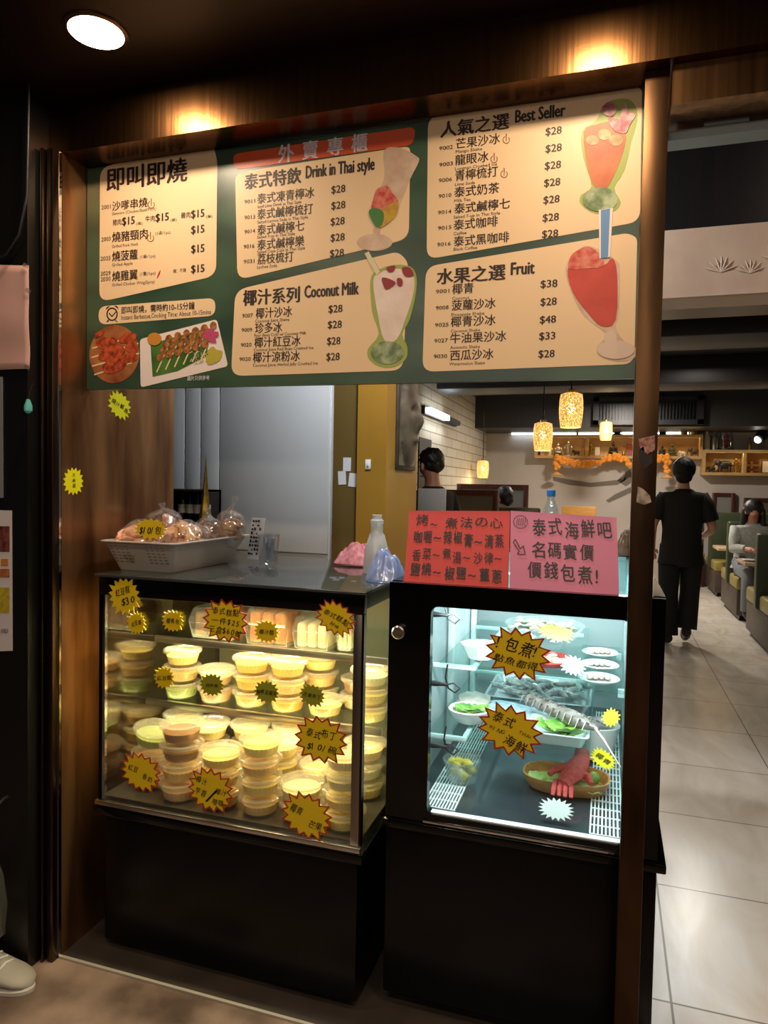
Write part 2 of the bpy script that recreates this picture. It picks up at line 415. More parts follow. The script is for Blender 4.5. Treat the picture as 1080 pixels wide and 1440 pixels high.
# --- grill panel
p = patch('grill_price_panel', [(141, 236), (297, 196), (306, 225), (304, 388), (140, 425)], CREAM, .001, 16)
k = Ink(); k.t('即叫即燒', 150, 264, 267, 34, .03)
k.build('heading_text', INK, p)
k = Ink()
for a in (('2001', 143, 156, 295, 8), ('2003', 143, 156, 340, 8), ('2035', 142, 156, 367, 8), ('2029', 142, 156, 388, 8), ('2030', 142, 156, 396, 8)): k.t(*a, .01)
k.t('沙嗲串燒', 158, 208, 296, 14, .018); k.t('Skewers (Chicken/Beef/Pork)', 158, 220, 303, 6)
for w, x0, x1, y, q0, q1 in (('豬肉', 159, 171, 318, 172, 190), ('牛肉', 205, 218, 313, 219, 238), ('雞肉', 255, 268, 308, 269, 288)):
    k.t(w, x0, x1, y-1, 9, .01); k.t('$15', q0, q1, y-1, 15, .03); k.t('(串)', q1+2, q1+11, y-1, 5)
k.t('燒豬頸肉', 158, 208, 340, 15, .018); k.t('(1串/1pc)', 219, 240, 331, 6); k.t('Grilled Pork Neck', 158, 195, 349, 6); k.t('$15', 269, 288, 329, 15, .03)
k.t('燒菠蘿', 158, 194, 367, 15, .018); k.t('(1串/1pc)', 197, 219, 364, 6); k.t('Grilled Apple', 158, 187, 375, 6); k.t('$15', 269, 288, 356, 15, .03)
k.t('燒雞翼', 158, 194, 395, 15, .018); k.t('(1隻/1pc)', 197, 219, 388, 6); k.t('Grilled Chicken Wing(Spicy)', 158, 218, 403, 6); k.t('辣：不辣', 244, 262, 384, 6); k.t('$15', 269, 288, 384, 15, .03)
k.build('item_text', INK, p)
FLAME = mat('outline_tan_ink', '#8a5c3a', .5)
def steam(parent, spots, name='hot_symbol'):
    b = MB()
    for x, y in spots:
        o = ell(x, y+2, 5, 5.5, 16)
        for i in range(16):
            if i in (11, 12, 13): continue
            a, c = o[i], o[(i+1) % 16]
            b.prism([bp(*a, .0016), bp(*c, .0016), bp(x+(c[0]-x)*.8, y+2+(c[1]-y-2)*.8, .0016), bp(x+(a[0]-x)*.8, y+2+(a[1]-y-2)*.8, .0016)], Y3, .0005)
        b.prism([bp(x-.6, y-7, .0016), bp(x+.8, y-6, .0016), bp(x+.6, y+4, .0016), bp(x-.4, y+4, .0016)], Y3, .0005)
    b.build(name, FLAME, parent)
steam(p, [(213, 286), (212, 333)])
b = MB(); b.prism([bp(*q, .0016) for q in smooth_poly([(226, 380, 0), (225, 386, 0), (221, 392, 0), (223, 385, 0)], 3)for q in [q[:2]]], Y3, .0005); b.build('chilli_symbol', mat('chilli_red', '#b02a1a', .4), p)
# --- cooking time pill
p = patch('cooking_time_panel', [(139, 431), (303, 419), (303, 444), (139, 457)], CREAM, .001, 13)
k = Ink(); k.t('即叫即燒，需時約10-15分鐘', 171, 274, 441, 11, .015); k.t('Instant Barbecue,Cooking Time: About 10-15mins', 171, 297, 450, 9); k.build('notice_text', INK, p)
b = MB(); o = ell(158, 442, 8, 9.5, 24); o2 = ell(158, 442, 6.3, 7.6, 24)
for i in range(24): b.prism([bp(*o[i], .0016), bp(*o[(i+1) % 24], .0016), bp(*o2[(i+1) % 24], .0016), bp(*o2[i], .0016)], Y3, .0005)
for q in ([(154, 440), (158, 444), (163, 438), (164, 439), (158, 446), (153, 441)], [(150, 433), (149, 436), (152, 433.5), (155, 431), (152, 431)], [(166, 432), (167, 435), (164, 432.5), (161, 430.5), (164, 430)], [(152, 450), (150, 453), (151, 453.5), (154, 451)], [(163, 450), (166, 453), (165, 453.5), (162, 451)]):
    b.prism([bp(*x, .0016) for x in q], Y3, .0005)
b.build('alarm_clock_symbol', INK, p)
# --- grill pictures
MEAT = mat('grilled_meat', '#c7562c', .5, noise_to='#7a2412', nscale=60)
MEAT2 = mat('satay_meat', '#b9793a', .5, noise_to='#6f3518', nscale=70)
LEAF = mat('banana_leaf', '#4f7a2f', .5, noise_to='#2f5a20', nscale=12)
PLATE = mat('printed_white', '#e9d9d4', .5)
STICK = mat('bamboo_skewer', '#e5cfa0', .5)
BLOBN = [0]
def blob(b, cx, cy, rx, ry, rot=0, off=.0016, n=14, jag=.12):
    BLOBN[0] += 1; off += (BLOBN[0] % 40)*.00003
    b.prism([bp(cx+(x-cx)*(1+random.uniform(-jag, jag)), cy+(y-cy)*(1+random.uniform(-jag, jag)), off) for x, y in ell(cx, cy, rx, ry, n, rot)], Y3, .0006)
pic = patch('chicken_wing_picture', ell(161, 498, 35, 41, 40, .1), mat('printed_tan', '#b0703e', .5, noise_to='#7d3a1c', nscale=14), .001)
b = MB()
for i, (x0, y0, x1, y1) in enumerate(((130, 490, 192, 472), (129, 503, 195, 483), (130, 515, 196, 497), (133, 527, 186, 510))):
    b.prism([bp(x0, y0-1, .0016), bp(x0, y0+1, .0016), bp(x1, y1+1, .0016), bp(x1, y1-1, .0016)], Y3, .0005)
b.build('skewer_sticks', STICK, pic)
b = MB()
for x, y, rx, ry, r in ((150, 482, 16, 8, -.2), (180, 476, 13, 7, -.3), (158, 497, 20, 10, -.3), (186, 489, 9, 9, 0), (162, 513, 19, 11, -.4), (184, 503, 10, 7, -.2), (140, 470, 8, 4, -.6)): blob(b, x, y, rx, ry, r, .0022)
b.build('wing_meat', MEAT, pic)
pic = patch('satay_picture', [(197, 477), (305, 449), (321, 515), (198, 545)], PLATE, .001, 5)
b = MB(); b.prism([bp(*q, .0016) for q in ((212, 484), (290, 462), (293, 500), (250, 522), (215, 530))], Y3, .0005); b.build('leaf', LEAF, pic)
b = MB()
for i in range(6):
    x = 222+i*12.5; y = 517-i*3.6
    b.prism([bp(x-2, y+6, .0019), bp(x-.5, y+7, .0019), bp(x+17, y-32, .0019), bp(x+15.5, y-33, .0019)], Y3, .0005)
b.build('skewer_sticks', STICK, pic)
b = MB()
for i in range(6):
    for j in range(4): blob(b, 226+i*12.5+j*4, 503-i*3.6-j*9, 5.5, 4.8, -1, .0026, 10)
b.build('satay_meat_pieces', MEAT2, pic)
b = MB(); blob(b, 218, 477, 10, 9, 0, .0026, 20, .02); b.build('sauce_cup', mat('peanut_sauce', '#c98434', .4), pic)
b = MB()
for x, y in ((291, 473), (299, 478), (303, 470), (295, 467)): blob(b, x, y, 6, 5, 0, .0026, 9, .3)
b.build('orchid', mat('orchid_pink', '#b8446c', .5), pic)
b = MB(); b.prism([bp(*q[:2], .0026) for q in smooth_poly([(293, 493, 0), (300, 487, 0), (305, 492, 0), (313, 494, 0), (309, 507, 0), (294, 513, 0), (290, 505, 0)], 3)], Y3, .0006); b.build('heart_garnish', mat('pineapple_yellow', '#b7a83a', .5), pic)
b = MB()
for i in range(26):
    x, y = random.uniform(270, 290), random.uniform(494, 510); a = random.uniform(0, 3); dx, dy = 5*math.cos(a), 5*math.sin(a)
    b.prism([bp(x, y, .0026), bp(x+dx, y+dy, .0026), bp(x+dx+.8, y+dy+.8, .0026), bp(x+.8, y+.9, .0026)], Y3, .0005)
b.build('shredded_garnish', mat('shred_cream', '#d9c79a', .5), pic)
k = Ink(); k.t('圖片只供參考', 264, 295, 535, 7, .01); k.build('picture_note_text', INKL, board)
# --- takeaway header
p = patch('takeaway_header_panel', [(327, 217), (585, 178), (581, 204), (330, 239)], ORANGE, .001, 11)
k = Ink()
for ch, x, y in (('外', 391, 228), ('賣', 425, 223), ('專', 460, 218), ('櫃', 494, 213)): k.t(ch, x, x+23, y, 26, .03)
k.build('header_text', INKL, p)
def price_panel(name, pts, head, eng, rows, flames=()):
    p = patch(name, pts, CREAM, .001, 17)
    head = (*head[:3], head[3]+2.5); k = Ink(); k.t(*head, 23, .035); k.build('heading_text', INK, p)
    k = Ink(); k.t(*eng, 24, .05); k.build('english_heading_text', INK, p)
    k = Ink()
    for code, cx0, cx1, cy, zh, x0, x1, y, en, ex0, ex1, ey, pr, qx0, qx1, qy in rows:
        k.t(code, cx0, cx1, cy, 7.5, .01); k.t(zh, x0, x1, y-2, 15.5, .014); k.t(en, ex0, ex1, ey, 6); k.t(pr, qx0, qx1, qy, 14.5, .02)
    k.build('item_text', INK, p)
    if flames: steam(p, flames)
    return p
pd = price_panel('thai_drink_panel', [(331, 246), (350, 240), (560, 208), (577, 206), (575, 336), (334, 394)], ('泰式特飲', 344, 424, 263), ('Drink in Thai style', 430, 527, 251),
    [('9011', 344, 359, 287, '泰式凍青檸冰', 362, 442, 288, 'Iced Lime Drink in Thai Style', 363, 424, 293, '$28', 466, 486, 272.5),
     ('9013', 344, 359, 309, '泰式鹹檸梳打', 362, 440, 310, 'Salted Lemon Soda in Thai Style', 362, 433, 315, '$28', 466, 486, 295),
     ('9014', 344, 359, 329, '泰式鹹檸七', 362, 428, 332, 'Salted 7-up in Thai Style', 362, 415, 336, '$28', 465, 485, 317.5),
     ('9016', 343, 358, 350, '泰式鹹檸樂', 362, 428, 353, 'Salted Coca Cola in Thai Style', 362, 429, 357, '$28', 465, 485, 340),
     ('9031', 343, 358, 371, '荔枝梳打', 362, 413, 373, 'Lychee Soda', 362, 390, 378, '$28', 464, 484, 362)])
pc = price_panel('coconut_milk_panel', [(331, 408), (560, 354), (574, 368), (567, 521), (325, 529)], ('椰汁系列', 342, 422, 426), ('Coconut Milk', 428, 505, 419),
    [('9007', 341, 356, 447, '椰汁沙冰', 360, 411, 449, 'Coconut Juice Shake', 359, 407, 454, '$28', 462, 482, 440),
     ('9009', 340, 355, 467, '珍多冰', 359, 397, 470, 'Four Bean Cold w/ Coconut Milk', 358, 431, 474, '$28', 461, 481, 462),
     ('9020', 339, 354, 488, '椰汁紅豆冰', 358, 423, 490, 'Coconut Juice Red Bean Crushed Ice', 357, 441, 494.5, '$28', 460, 479, 485),
     ('9020', 337, 353, 508, '椰汁涼粉冰', 356, 422, 511, 'Coconut Juice, Herbal Jelly Crushed Ice', 356, 447, 516, '$28', 459, 478, 507)])
pb = price_panel('best_seller_panel', [(602, 164), (880, 124), (903, 122), (900, 312), (600, 365)], ('人氣之選', 619, 716, 190), ('Best Seller', 724, 795, 173),
    [('9002', 618, 637, 212, '芒果沙冰', 641, 703, 211, 'Mango Shake', 641, 678, 216, '$28', 767, 790, 191),
     ('9003', 618, 637, 235, '龍眼冰', 640, 687, 234, 'Longnan Crushed Ice', 640, 699, 240, '$28', 767, 790, 215),
     ('9006', 617, 636, 257, '青檸梳打', 640, 700, 256, 'Lime Soda', 640, 668, 262, '$28', 766, 789, 239),
     ('9010', 617, 635, 279, '泰式奶茶', 639, 702, 279, 'Milk Tea', 639, 662, 285, '$28', 765, 788, 263),
     ('9014', 616, 635, 302, '泰式鹹檸七', 639, 717, 302, 'Salted 7-up in Thai Style', 638, 703, 308, '$28', 764, 787, 287),
     ('9015', 616, 635, 324, '泰式咖啡', 638, 700, 325, 'Coffee', 638, 656, 331, '$28', 763, 786, 312),
     ('9016', 615, 634, 347, '泰式黑咖啡', 638, 716, 348, 'Black Coffee', 638, 671, 353, '$28', 762, 785, 335)], [(712, 195), (695, 222), (709, 243)])
pf = price_panel('fruit_panel', [(599, 375), (882, 328), (896, 334), (892, 512), (594, 523)], ('水果之選', 614, 711, 396), ('Fruit', 718, 752, 387),
    [('9001', 613, 632, 413, '椰青', 636, 666, 415, 'Coconut', 636, 660, 422, '$38', 760, 784, 405),
     ('9008', 613, 631, 436, '菠蘿沙冰', 635, 697, 438, 'Pineapple Shake', 635, 681, 445, '$28', 760, 783, 430),
     ('9025', 612, 631, 460, '椰青沙冰', 634, 697, 461, 'Coconut Shake', 634, 675, 468, '$48', 759, 782, 455),
     ('9027', 611, 630, 482, '牛油果沙冰', 633, 712, 484, 'Avocado Shake', 633, 675, 491, '$33', 758, 781, 478),
     ('9030', 610, 629, 504, '西瓜沙冰', 633, 694, 508, 'Watermelon Shake', 632, 682, 514, '$28', 757, 780, 503)])
# --- printed drinks
def shape(b, pts, off, n=3, sm=True):
    q = smooth_poly([(x, y, 0) for x, y in pts], n) if sm else [(x, y, 0) for x, y in pts]
    b.prism([bp(x[0], x[1], off) for x in q], Y3, .0006)
def art(name, parent, pieces):
    b0 = None
    for pi_, (nm, m, shapes, off) in enumerate(pieces):
        off += pi_*.00025; b = MB()
        for k_, s_ in enumerate(shapes): shape(b, s_[0], off+k_*.00009, 3, s_[1] if len(s_) > 1 else True)
        o = b.build(nm if b0 else name, m, b0 or parent)
        if not b0: b0 = o
    return b0
ICEW = mat('printed_frosted_glass', '#d8bfa8', .45, noise_to='#c5a48c', nscale=25)
GREENEDGE = mat('printed_lime_edge', '#9aa84e', .45)
GLASSG = mat('printed_green_glass', '#a8b58c', .45, noise_to='#5d7448', nscale=40)
REDICE = mat('printed_red_ice', '#c23a30', .45, noise_to='#d8806a', nscale=60)
art('rainbow_shake_picture', pd, [
    ('glass', ICEW, [([(540, 212), (562, 208), (586, 220), (589, 228), (577, 252), (562, 290), (557, 305), (535, 322), (528, 320), (519, 300), (526, 280), (541, 250)],), (ell(527, 341, 25, 12),), ([(526, 318), (536, 318), (533, 335), (524, 335)], False)], .0016),
    ('red_layer', REDICE, [([(531, 266), (545, 262), (552, 272), (560, 282), (556, 292), (540, 300), (523, 296), (526, 278)],)], .0022),
    ('yellow_layer', mat('printed_yellow', '#c9a42c', .45, noise_to='#b8862c', nscale=60), [([(538, 296), (559, 284), (557, 303), (543, 317), (531, 320)],)], .0026),
    ('green_layer', mat('printed_leaf_green', '#3f7a34', .45), [([(520, 296), (530, 293), (540, 300), (538, 316), (530, 320), (521, 306)],)], .0028)])
art('coconut_shake_picture', pc, [
    ('glass_edge', GREENEDGE, [([(521, 395), (530, 381), (552, 373), (577, 375), (586, 390), (584, 418), (576, 450), (566, 470), (573, 488), (571, 505), (555, 516), (535, 516), (519, 505), (518, 490), (533, 470), (524, 440)],)], .0016),
    ('milk', mat('printed_milk', '#ead6cc', .45, noise_to='#dcc4b8', nscale=20), [([(525, 396), (535, 384), (553, 378), (575, 382), (583, 393), (581, 416), (571, 448), (558, 478), (541, 479), (532, 445)],)], .0022),
    ('base', GLASSG, [(ell(545, 496, 23, 16),)], .0022),
    ('straw', mat('printed_straw', '#d9cfa8', .45), [([(513, 357), (519, 354), (535, 383), (530, 387)], False)], .0027),
    ('strawberries', mat('printed_berry', '#8e1626', .45), [([(538, 391), (549, 393), (557, 399), (544, 408), (539, 400)],), ([(566, 377), (577, 377), (582, 388), (570, 389)],), ([(544, 377), (556, 374), (554, 382), (547, 383)],), ([(559, 392), (566, 393), (566, 402), (560, 402)],)], .0028)])
art('iced_tea_picture', pb, [
    ('glass_edge', GREENEDGE, [([(818, 186), (838, 170), (852, 145), (884, 140), (897, 162), (888, 200), (878, 240), (864, 265), (873, 285), (862, 298), (838, 301), (817, 288), (817, 275), (832, 262), (821, 225)],)], .0016),
    ('tea', mat('printed_thai_tea', '#cf7238', .45, noise_to='#b8562a', nscale=16), [([(821, 186), (838, 176), (862, 172), (880, 186), (876, 215), (862, 250), (850, 268), (838, 266), (826, 235)],)], .0022),
    ('ice', mat('printed_ice', '#e0aa78', .45, noise_to='#c8743f', nscale=60), [(ell(833, 198, 9, 7),), (ell(850, 190, 9, 8),), (ell(866, 198, 10, 8),)], .0026),
    ('base', GLASSG, [(ell(844, 281, 25, 17),)], .0022),
    ('orchid', mat('printed_orchid', '#a03848', .45, noise_to='#d8a8a8', nscale=50), [([(856, 165), (870, 168), (876, 150), (880, 146), (884, 158), (894, 162), (886, 176), (880, 188), (866, 186), (858, 176)],), ([(846, 152), (858, 144), (868, 150), (862, 164), (850, 162)],)], .0028)])
art('watermelon_shake_picture', pf, [
    ('glass', ICEW, [([(795, 378), (808, 355), (830, 346), (866, 366), (872, 384), (870, 440), (866, 462), (878, 480), (895, 490), (890, 505), (865, 508), (842, 500), (840, 486), (852, 470), (822, 445), (804, 412)],)], .0016),
    ('watermelon_ice', mat('printed_watermelon', '#c8402c', .45, noise_to='#b8341f', nscale=14), [([(798, 380), (812, 372), (848, 374), (861, 363), (868, 386), (866, 450), (846, 459), (828, 442), (806, 412)],)], .0022),
    ('crushed_top', REDICE, [([(800, 378), (803, 360), (814, 352), (826, 347), (842, 356), (850, 374), (826, 378)],)], .0026),
    ('foot', mat('printed_glass_foot', '#d9bfae', .45), [(ell(866, 492, 26, 13),), (ell(858, 476, 9, 9),)], .0022),
    ('straw', mat('printed_blue_straw', '#5d8cc0', .4), [([(845, 296), (858, 294), (855, 362), (845, 364)], False)], .003),
    ('straw_edge', PLATE, [([(842, 296), (862, 293), (858, 362), (843, 364)], False)], .0027)])

# ------------------------------------------------------------------ handwritten starburst price cards
YEL = mat('yellow_card', '#ddbc18', .4)
YELF = mat('fluorescent_yellow_card', '#e0d800', .4)
OLIVE = mat('olive_yellow_card', '#8f8f1e', .45)
REDB = mat('red_card_border', '#a02c14', .45)
PALE = mat('pale_white_card', '#dfeff0', .4)
def starburst(label, O, u, v, rx, ry, n, rot, lines, border=None, card=YEL, pen=PEN, tilt=0, squash=.78, phase=0, group='handwritten starburst price cards', jitter=1.0, th=.0012):
    """lines: (text, centre x, centre y, width, height) as shares of rx / ry"""
    t = thing('price_card', O, label, 'price card', group)
    nrm = u.cross(v).normalized()
    c, s_ = math.cos(rot), math.sin(rot)
    U, V = u*c+v*s_, v*c-u*s_
    def star(k, lift):
        pts = []
        for i in range(2*n):
            a = PI*i/n + phase; r = (1 if i % 2 == 0 else squash)*k
            q = max(abs(math.cos(a)), abs(math.sin(a)))**-.35
            if i % 2 == 0: r *= q
            pts.append(O + U*(rx*r*math.cos(a)) + V*(ry*r*math.sin(a)) + nrm*lift)
        return pts
    b = MB(); b.prism(star(1, th), -nrm, th); b.build('border' if border else 'card', border or card, t)
    if border:
        b = MB(); b.prism(star(.89, th+.0004), -nrm, .0004); b.build('card', card, t)
    b = MB()
    ct, st = math.cos(tilt), math.sin(tilt)
    UU, VV = U*ct+V*st, V*ct-U*st
    rnd = random.Random(label)
    for body, lx, ly, w, h in lines:
        W_, H_ = w*rx, h*ry; x0 = lx*rx-W_/2; k = len(body)
        wid = [.55 if ord(ch) < 128 else 1 for ch in body]; tot = sum(wid); x = x0
        for ch, wd in zip(body, wid):
            cw = W_*wd/tot
            if ch != ' ':
                a = rnd.uniform(-.14, .14)*jitter; ca, sa = math.cos(a), math.sin(a)
                b.text(ch, O + nrm*(th+.0009) + UU*(x+cw*.05) + VV*(ly*ry-H_*.42+rnd.uniform(-.08, .08)*H_), UU*ca+VV*sa, VV*ca-UU*sa, 0, 0, w=min(cw*.88, glyphs(ch, 0)[2]*H_*(1.05 if ord(ch) < 128 else 9)), h=H_*rnd.uniform(.9, 1.08), bold=.012, shear=.18)
            x += cw
    if lines: b.build('handwriting', pen, t)
    return t
def front(px, py, Y): return P(px, py, Y=Y)
def mpp(px, py, Y): return (P(px, py, Y=Y)-EYE).dot(FWD)/FPX

# ------------------------------------------------------------------ cake display case
AX0, AX1, AY0, AY1 = -1.565, -.655, 1.875, 2.63
ca = thing('cake_display_case', ((AX0+AX1)/2, (AY0+AY1)/2, .005), 'black glass-fronted dessert display case full of yellow pudding tubs', 'display case')
b = MB(); b.bb(AX0+.015, AX1-.01, AY0+.01, AY1, .03, .455); b.build('base_cabinet', BLACK, ca, bevel=.004)
MB().bb(AX0+.05, AX1-.05, AY0+.05, AY1-.04, .005, .03).build('plinth', BLACK, ca)
b = MB(); b.bb(AX0-.018, AX1+.012, AY0-.014, AY1, .455, .487); b.build('ledge', BLACKG, ca, bevel=.006)
b = MB(); b.bb(AX0-.008, AX1+.004, AY0-.012, AY0+.006, .487, .503); b.build('steel_edge', STEEL, ca, bevel=.003)
MB().bb(AX0+.01, AX1-.005, AY0+.006, AY1-.03, .487, .515).build('display_floor', mat('case_floor', '#5a5348', .25, .6), ca)
b = MB(); b.bb(AX0, AX1, AY0-.004, AY0+.03, 1.178, 1.236); b.bb(AX1-.03, AX1, AY0, AY1, 1.19, 1.236); b.bb(AX0, AX0+.03, AY0, AY1, 1.19, 1.236); b.bb(AX0, AX1, AY1-.03, AY1, 1.19, 1.236); b.build('top_frame', BLACKG, ca, bevel=.002)
b = MB(); b.bb(AX0-.012, AX1+.01, AY0-.012, AY1+.01, 1.236, 1.246); b.build('top_glass', DARKTOP, ca, bevel=.003)
b = MB(); b.bb(AX1-.03, AX1-.004, AY0-.002, AY0+.010, .503, 1.178); b.build('front_stile', ALU, ca, bevel=.002)
b = MB(); b.bb(AX1-.004, AX1+.002, AY0, AY0+.02, .503, 1.178); b.build('corner_stile', BLACKG, ca)
b = MB(); b.bb(AX0, AX0+.014, AY0-.002, AY0+.01, .503, 1.19); b.build('left_stile', BLACKG, ca)
b = MB(); b.bb(AX0+.014, AX0+.024, AY0-.003, AY0+.008, .503, 1.178); b.build('steel_strip', CHROME, ca)
MB().bb(AX0+.024, AX1-.03, AY0+.002, AY0+.006, .503, 1.178).build('front_glass', GLASSF, ca)
MB().bb(AX1-.004, AX1, AY0+.02, AY1-.03, .503, 1.19).build('side_glass', GLASSF, ca)
MB().bb(AX0, AX0+.008, AY0+.01, AY1-.02, .503, 1.19).build('side_glass', glassmat('tinted_side_glass', (.80, .76, .64), .22, .05), ca)
b = MB(); b.bb(AX0+.01, AX1-.01, AY1-.03, AY1-.012, .503, 1.19); b.build('rear_door', mat('case_back_cream', '#8d836a', .3), ca)
b = MB()
for z in (.93, .70):
    for x in (-1.30, -.98): b.bb(x-.05, x+.05, AY1-.038, AY1-.03, z-.05, z-.01)
b.build('rear_handle', mat('grey_handle', '#3c3a36', .4), ca)
SHELVES = ((.985, 2.15), (.768, 2.10))
for z, y0 in SHELVES:
    sh = MB().bb(AX0+.01, AX1-.012, y0+.012, AY1-.04, z-.008, z).build('shelf', GLASSS, ca)
    b = MB(); b.bb(AX0+.01, AX1-.012, y0, y0+.014, z-.02, z+.004); b.build('shelf_edge', STEEL, sh, bevel=.002)
    MB().bb(AX0+.03, AX1-.03, y0+.016, y0+.034, z-.02, z-.01).build('light_strip', mat('warm_led', '#fff0cc', .4, emit=(1, .72, .36), estr=9), sh)
MB().bb(AX0+.03, AX1-.03, AY0+.034, AY0+.06, 1.178, 1.19).build('light_strip', mat('warm_led'), ca)
for z, y, e in ((1.172, AY0+.045, 10), (.958, 2.18, 2.3), (.742, 2.13, 2.4)):
    light('case_led', 'AREA', ((AX0+AX1)/2, y, z), e, (1, .84, .50), rot=(math.radians(18 if z < 1 else 4), 0, 0), shape='RECTANGLE', size=.82, size_y=.02)

# dessert tubs: bowl, filling and lid
TUBP = glassmat('tub_plastic', (.98, .96, .92), .05, .12, .10, (.96, .90, .70))
LIDP = glassmat('tub_lid_plastic', (.98, .96, .92), .08, .08, .15, (.97, .93, .78))
FILL = {'cream': '#efdb84', 'brown': '#8f5a1e', 'peach': '#ecca86', 'mango': '#ecc048', 'green': '#a9bf6c', 'pink': '#dcb48a', 'white': '#efe6b8', 'pandan': '#c2b63a'}
CW = {'cream': 'cream', 'brown': 'caramel brown', 'peach': 'peach', 'mango': 'mango yellow', 'green': 'pale green', 'pink': 'pinkish', 'white': 'milky white', 'pandan': 'yellow green'}
TH = .056; PROTO = {}
def tub_proto(col):
    t = thing('dessert_tub', (0, 0, 0), 'x', 'dessert tub')
    MB().lathe([(.0, .001), (.046, .001), (.049, .004), (.0575, .040), (.0578, .042), (.061, .043), (.061, .045), (.0565, .044), (.047, .006), (0, .004)], seg=32).build('bowl', TUBP, t, smooth=True, angle=50)
    MB().lathe([(0, .005), (.0462, .0055), (.0535, .031), (.05, .0318), (.02, .0322), (0, .032)], seg=24).build('filling', mat('pudding_'+col, FILL[col], .35), t, smooth=True, angle=60)
    MB().lathe([(0, .0475), (.050, .0475), (.0515, .0525), (.0605, .0535), (.0645, .0515), (.0650, .0425), (.0636, .0425), (.0630, .049), (.0590, .0512), (.0530, .0505), (.0510, .0460), (0, .0460)], seg=32).build('lid', LIDP, t, smooth=True, angle=50)
    return t
ORD = ('topmost', 'second from top', 'third from top', 'fourth from top', 'lowest')
def place_tub(col, loc, label, tilt=(0, 0), rz=0, s=1):
    first = col not in PROTO
    if first: PROTO[col] = tub_proto(col)
    o = PROTO[col] if first else copy_tree(PROTO[col])
    o.location = loc; o.rotation_euler = (tilt[0], tilt[1], rz); o.scale = (s, s, s)
    tag(o, label, 'dessert tub', 'dessert tubs in the warm display case')
    return o
STACKS = []
def stack(px, py, z0, n, cols, where, tilt=(0, 0), big=1.0, wob=.0015):
    big *= 1.12 if z0 < .6 else 1.06
    q = P(px, py, Z=z0+n*TH*big); STACKS.append([q.x, q.y, z0, n, cols, where, tilt, big, wob, q.x, q.y])
def settle():
    """slide the stacks apart until no two rims touch, staying inside the case"""
    for it in range(400):
        for a in STACKS:
            a[0] += (a[9]-a[0])*.03; a[1] += (a[10]-a[1])*.03
        for _ in range(3):
            for i, a in enumerate(STACKS):
                for b_ in STACKS[:i]:
                    if abs(a[2]-b_[2]) > .05: continue
                    dx, dy = a[0]-b_[0], a[1]-b_[1]; d = math.hypot(dx, dy)+1e-6
                    mn = .0645*(a[7]+b_[7])+.003
                    if a[6] != (0, 0) or b_[6] != (0, 0): mn += .002
                    if d < mn:
                        k = (mn-d)/2; a[0] += dx/d*k; a[1] += dy/d*k; b_[0] -= dx/d*k; b_[1] -= dy/d*k
                lo = AY0+.082 if a[2] < .6 else 2.10+.085
                hi = AY1-.11
                if a[2] < .6 and a[3]*TH*a[7] > .222: hi = 2.10-.074
                a[0] = min(max(a[0], AX0+.085), AX1-.08); a[1] = min(max(a[1], lo), hi)
    for x, y, z0, n, cols, where, tilt, big, wob, _a, _b in STACKS:
        for i in range(n):
            k = n-1-i; c = cols[k % len(cols)]
            tl = tilt if k == 0 else (0, 0)
            lift = .061*big*(abs(math.sin(tl[0]))+abs(math.sin(tl[1])))*.8
            lab = f'{CW[c]} tub, ' + (f'{ORD[k]} of stack ' if n > 1 else 'single one ') + where
            place_tub(c, (x+random.uniform(-wob, wob), y+random.uniform(-wob, wob), z0+i*TH*big+lift+.0005), lab, tl, random.uniform(0, 6), big)
F0, F1, F2 = .515, .768, .985
# bottom tier, front row first
stack(262, 1032, F0, 4, ['brown', 'brown', 'peach', 'pink'], 'front left on case floor, caramel coloured')
stack(312, 1060, F0, 3, ['cream', 'cream', 'peach'], 'front row behind the coconut taro card')
stack(376, 1074, F0, 4, ['cream', 'peach', 'cream', 'peach'], 'front row middle of the case floor', big=.97)
stack(431, 1104, F0, 2, ['white', 'cream'], 'front row above the coconut mango card')
stack(478, 1072, F0, 4, ['white', 'white', 'cream', 'cream', 'peach'], 'front right corner of case floor', big=.95)
stack(216, 1026, F0, 3, ['green', 'pink', 'pink'], 'leftmost beside the left glass on case floor', tilt=(.12, -.16))
stack(392, 1044, F0, 3, ['cream', 'cream', 'white', 'cream'], 'second row centre right on case floor')
stack(441, 1078, F0, 2, ['pandan', 'pandan'], 'second row right below the pudding card')
stack(258, 1000, F0, 3, ['peach', 'cream', 'peach'], 'third row left under the middle shelf')
stack(300, 1012, F0, 3, ['cream', 'mango', 'cream', 'mango'], 'third row centre left under middle shelf')
stack(350, 1013, F0, 3, ['cream', 'mango', 'cream', 'mango'], 'third row centre under middle shelf')
stack(398, 1027, F0, 3, ['mango', 'peach', 'mango'], 'third row centre right under middle shelf')
stack(500, 1040, F0, 3, ['peach', 'white', 'cream'], 'third row right near the side glass')
# middle tier
stack(247, 916, F1, 3, ['cream', 'peach', 'green'], 'leftmost on the middle shelf')
stack(285, 955, F1, 2, ['pink', 'pink'], 'middle shelf front behind small olive card', tilt=(.05, 0))
stack(341, 934, F1, 3, ['mango', 'mango', 'peach'], 'middle shelf front, third from left')
stack(391, 942, F1, 3, ['mango', 'peach', 'mango'], 'middle shelf front, fourth from left')
stack(446, 992, F1, 1, ['peach'], 'middle shelf front below the pudding card')
stack(484, 985, F1, 2, ['brown', 'white'], 'middle shelf front right corner', big=.95)
stack(372, 922, F1, 3, ['cream', 'cream', 'cream'], 'middle shelf second row centre')
stack(425, 925, F1, 3, ['cream', 'peach', 'cream'], 'middle shelf second row centre right')
stack(505, 938, F1, 3, ['white', 'cream', 'cream'], 'middle shelf rear right near side glass')
settle()
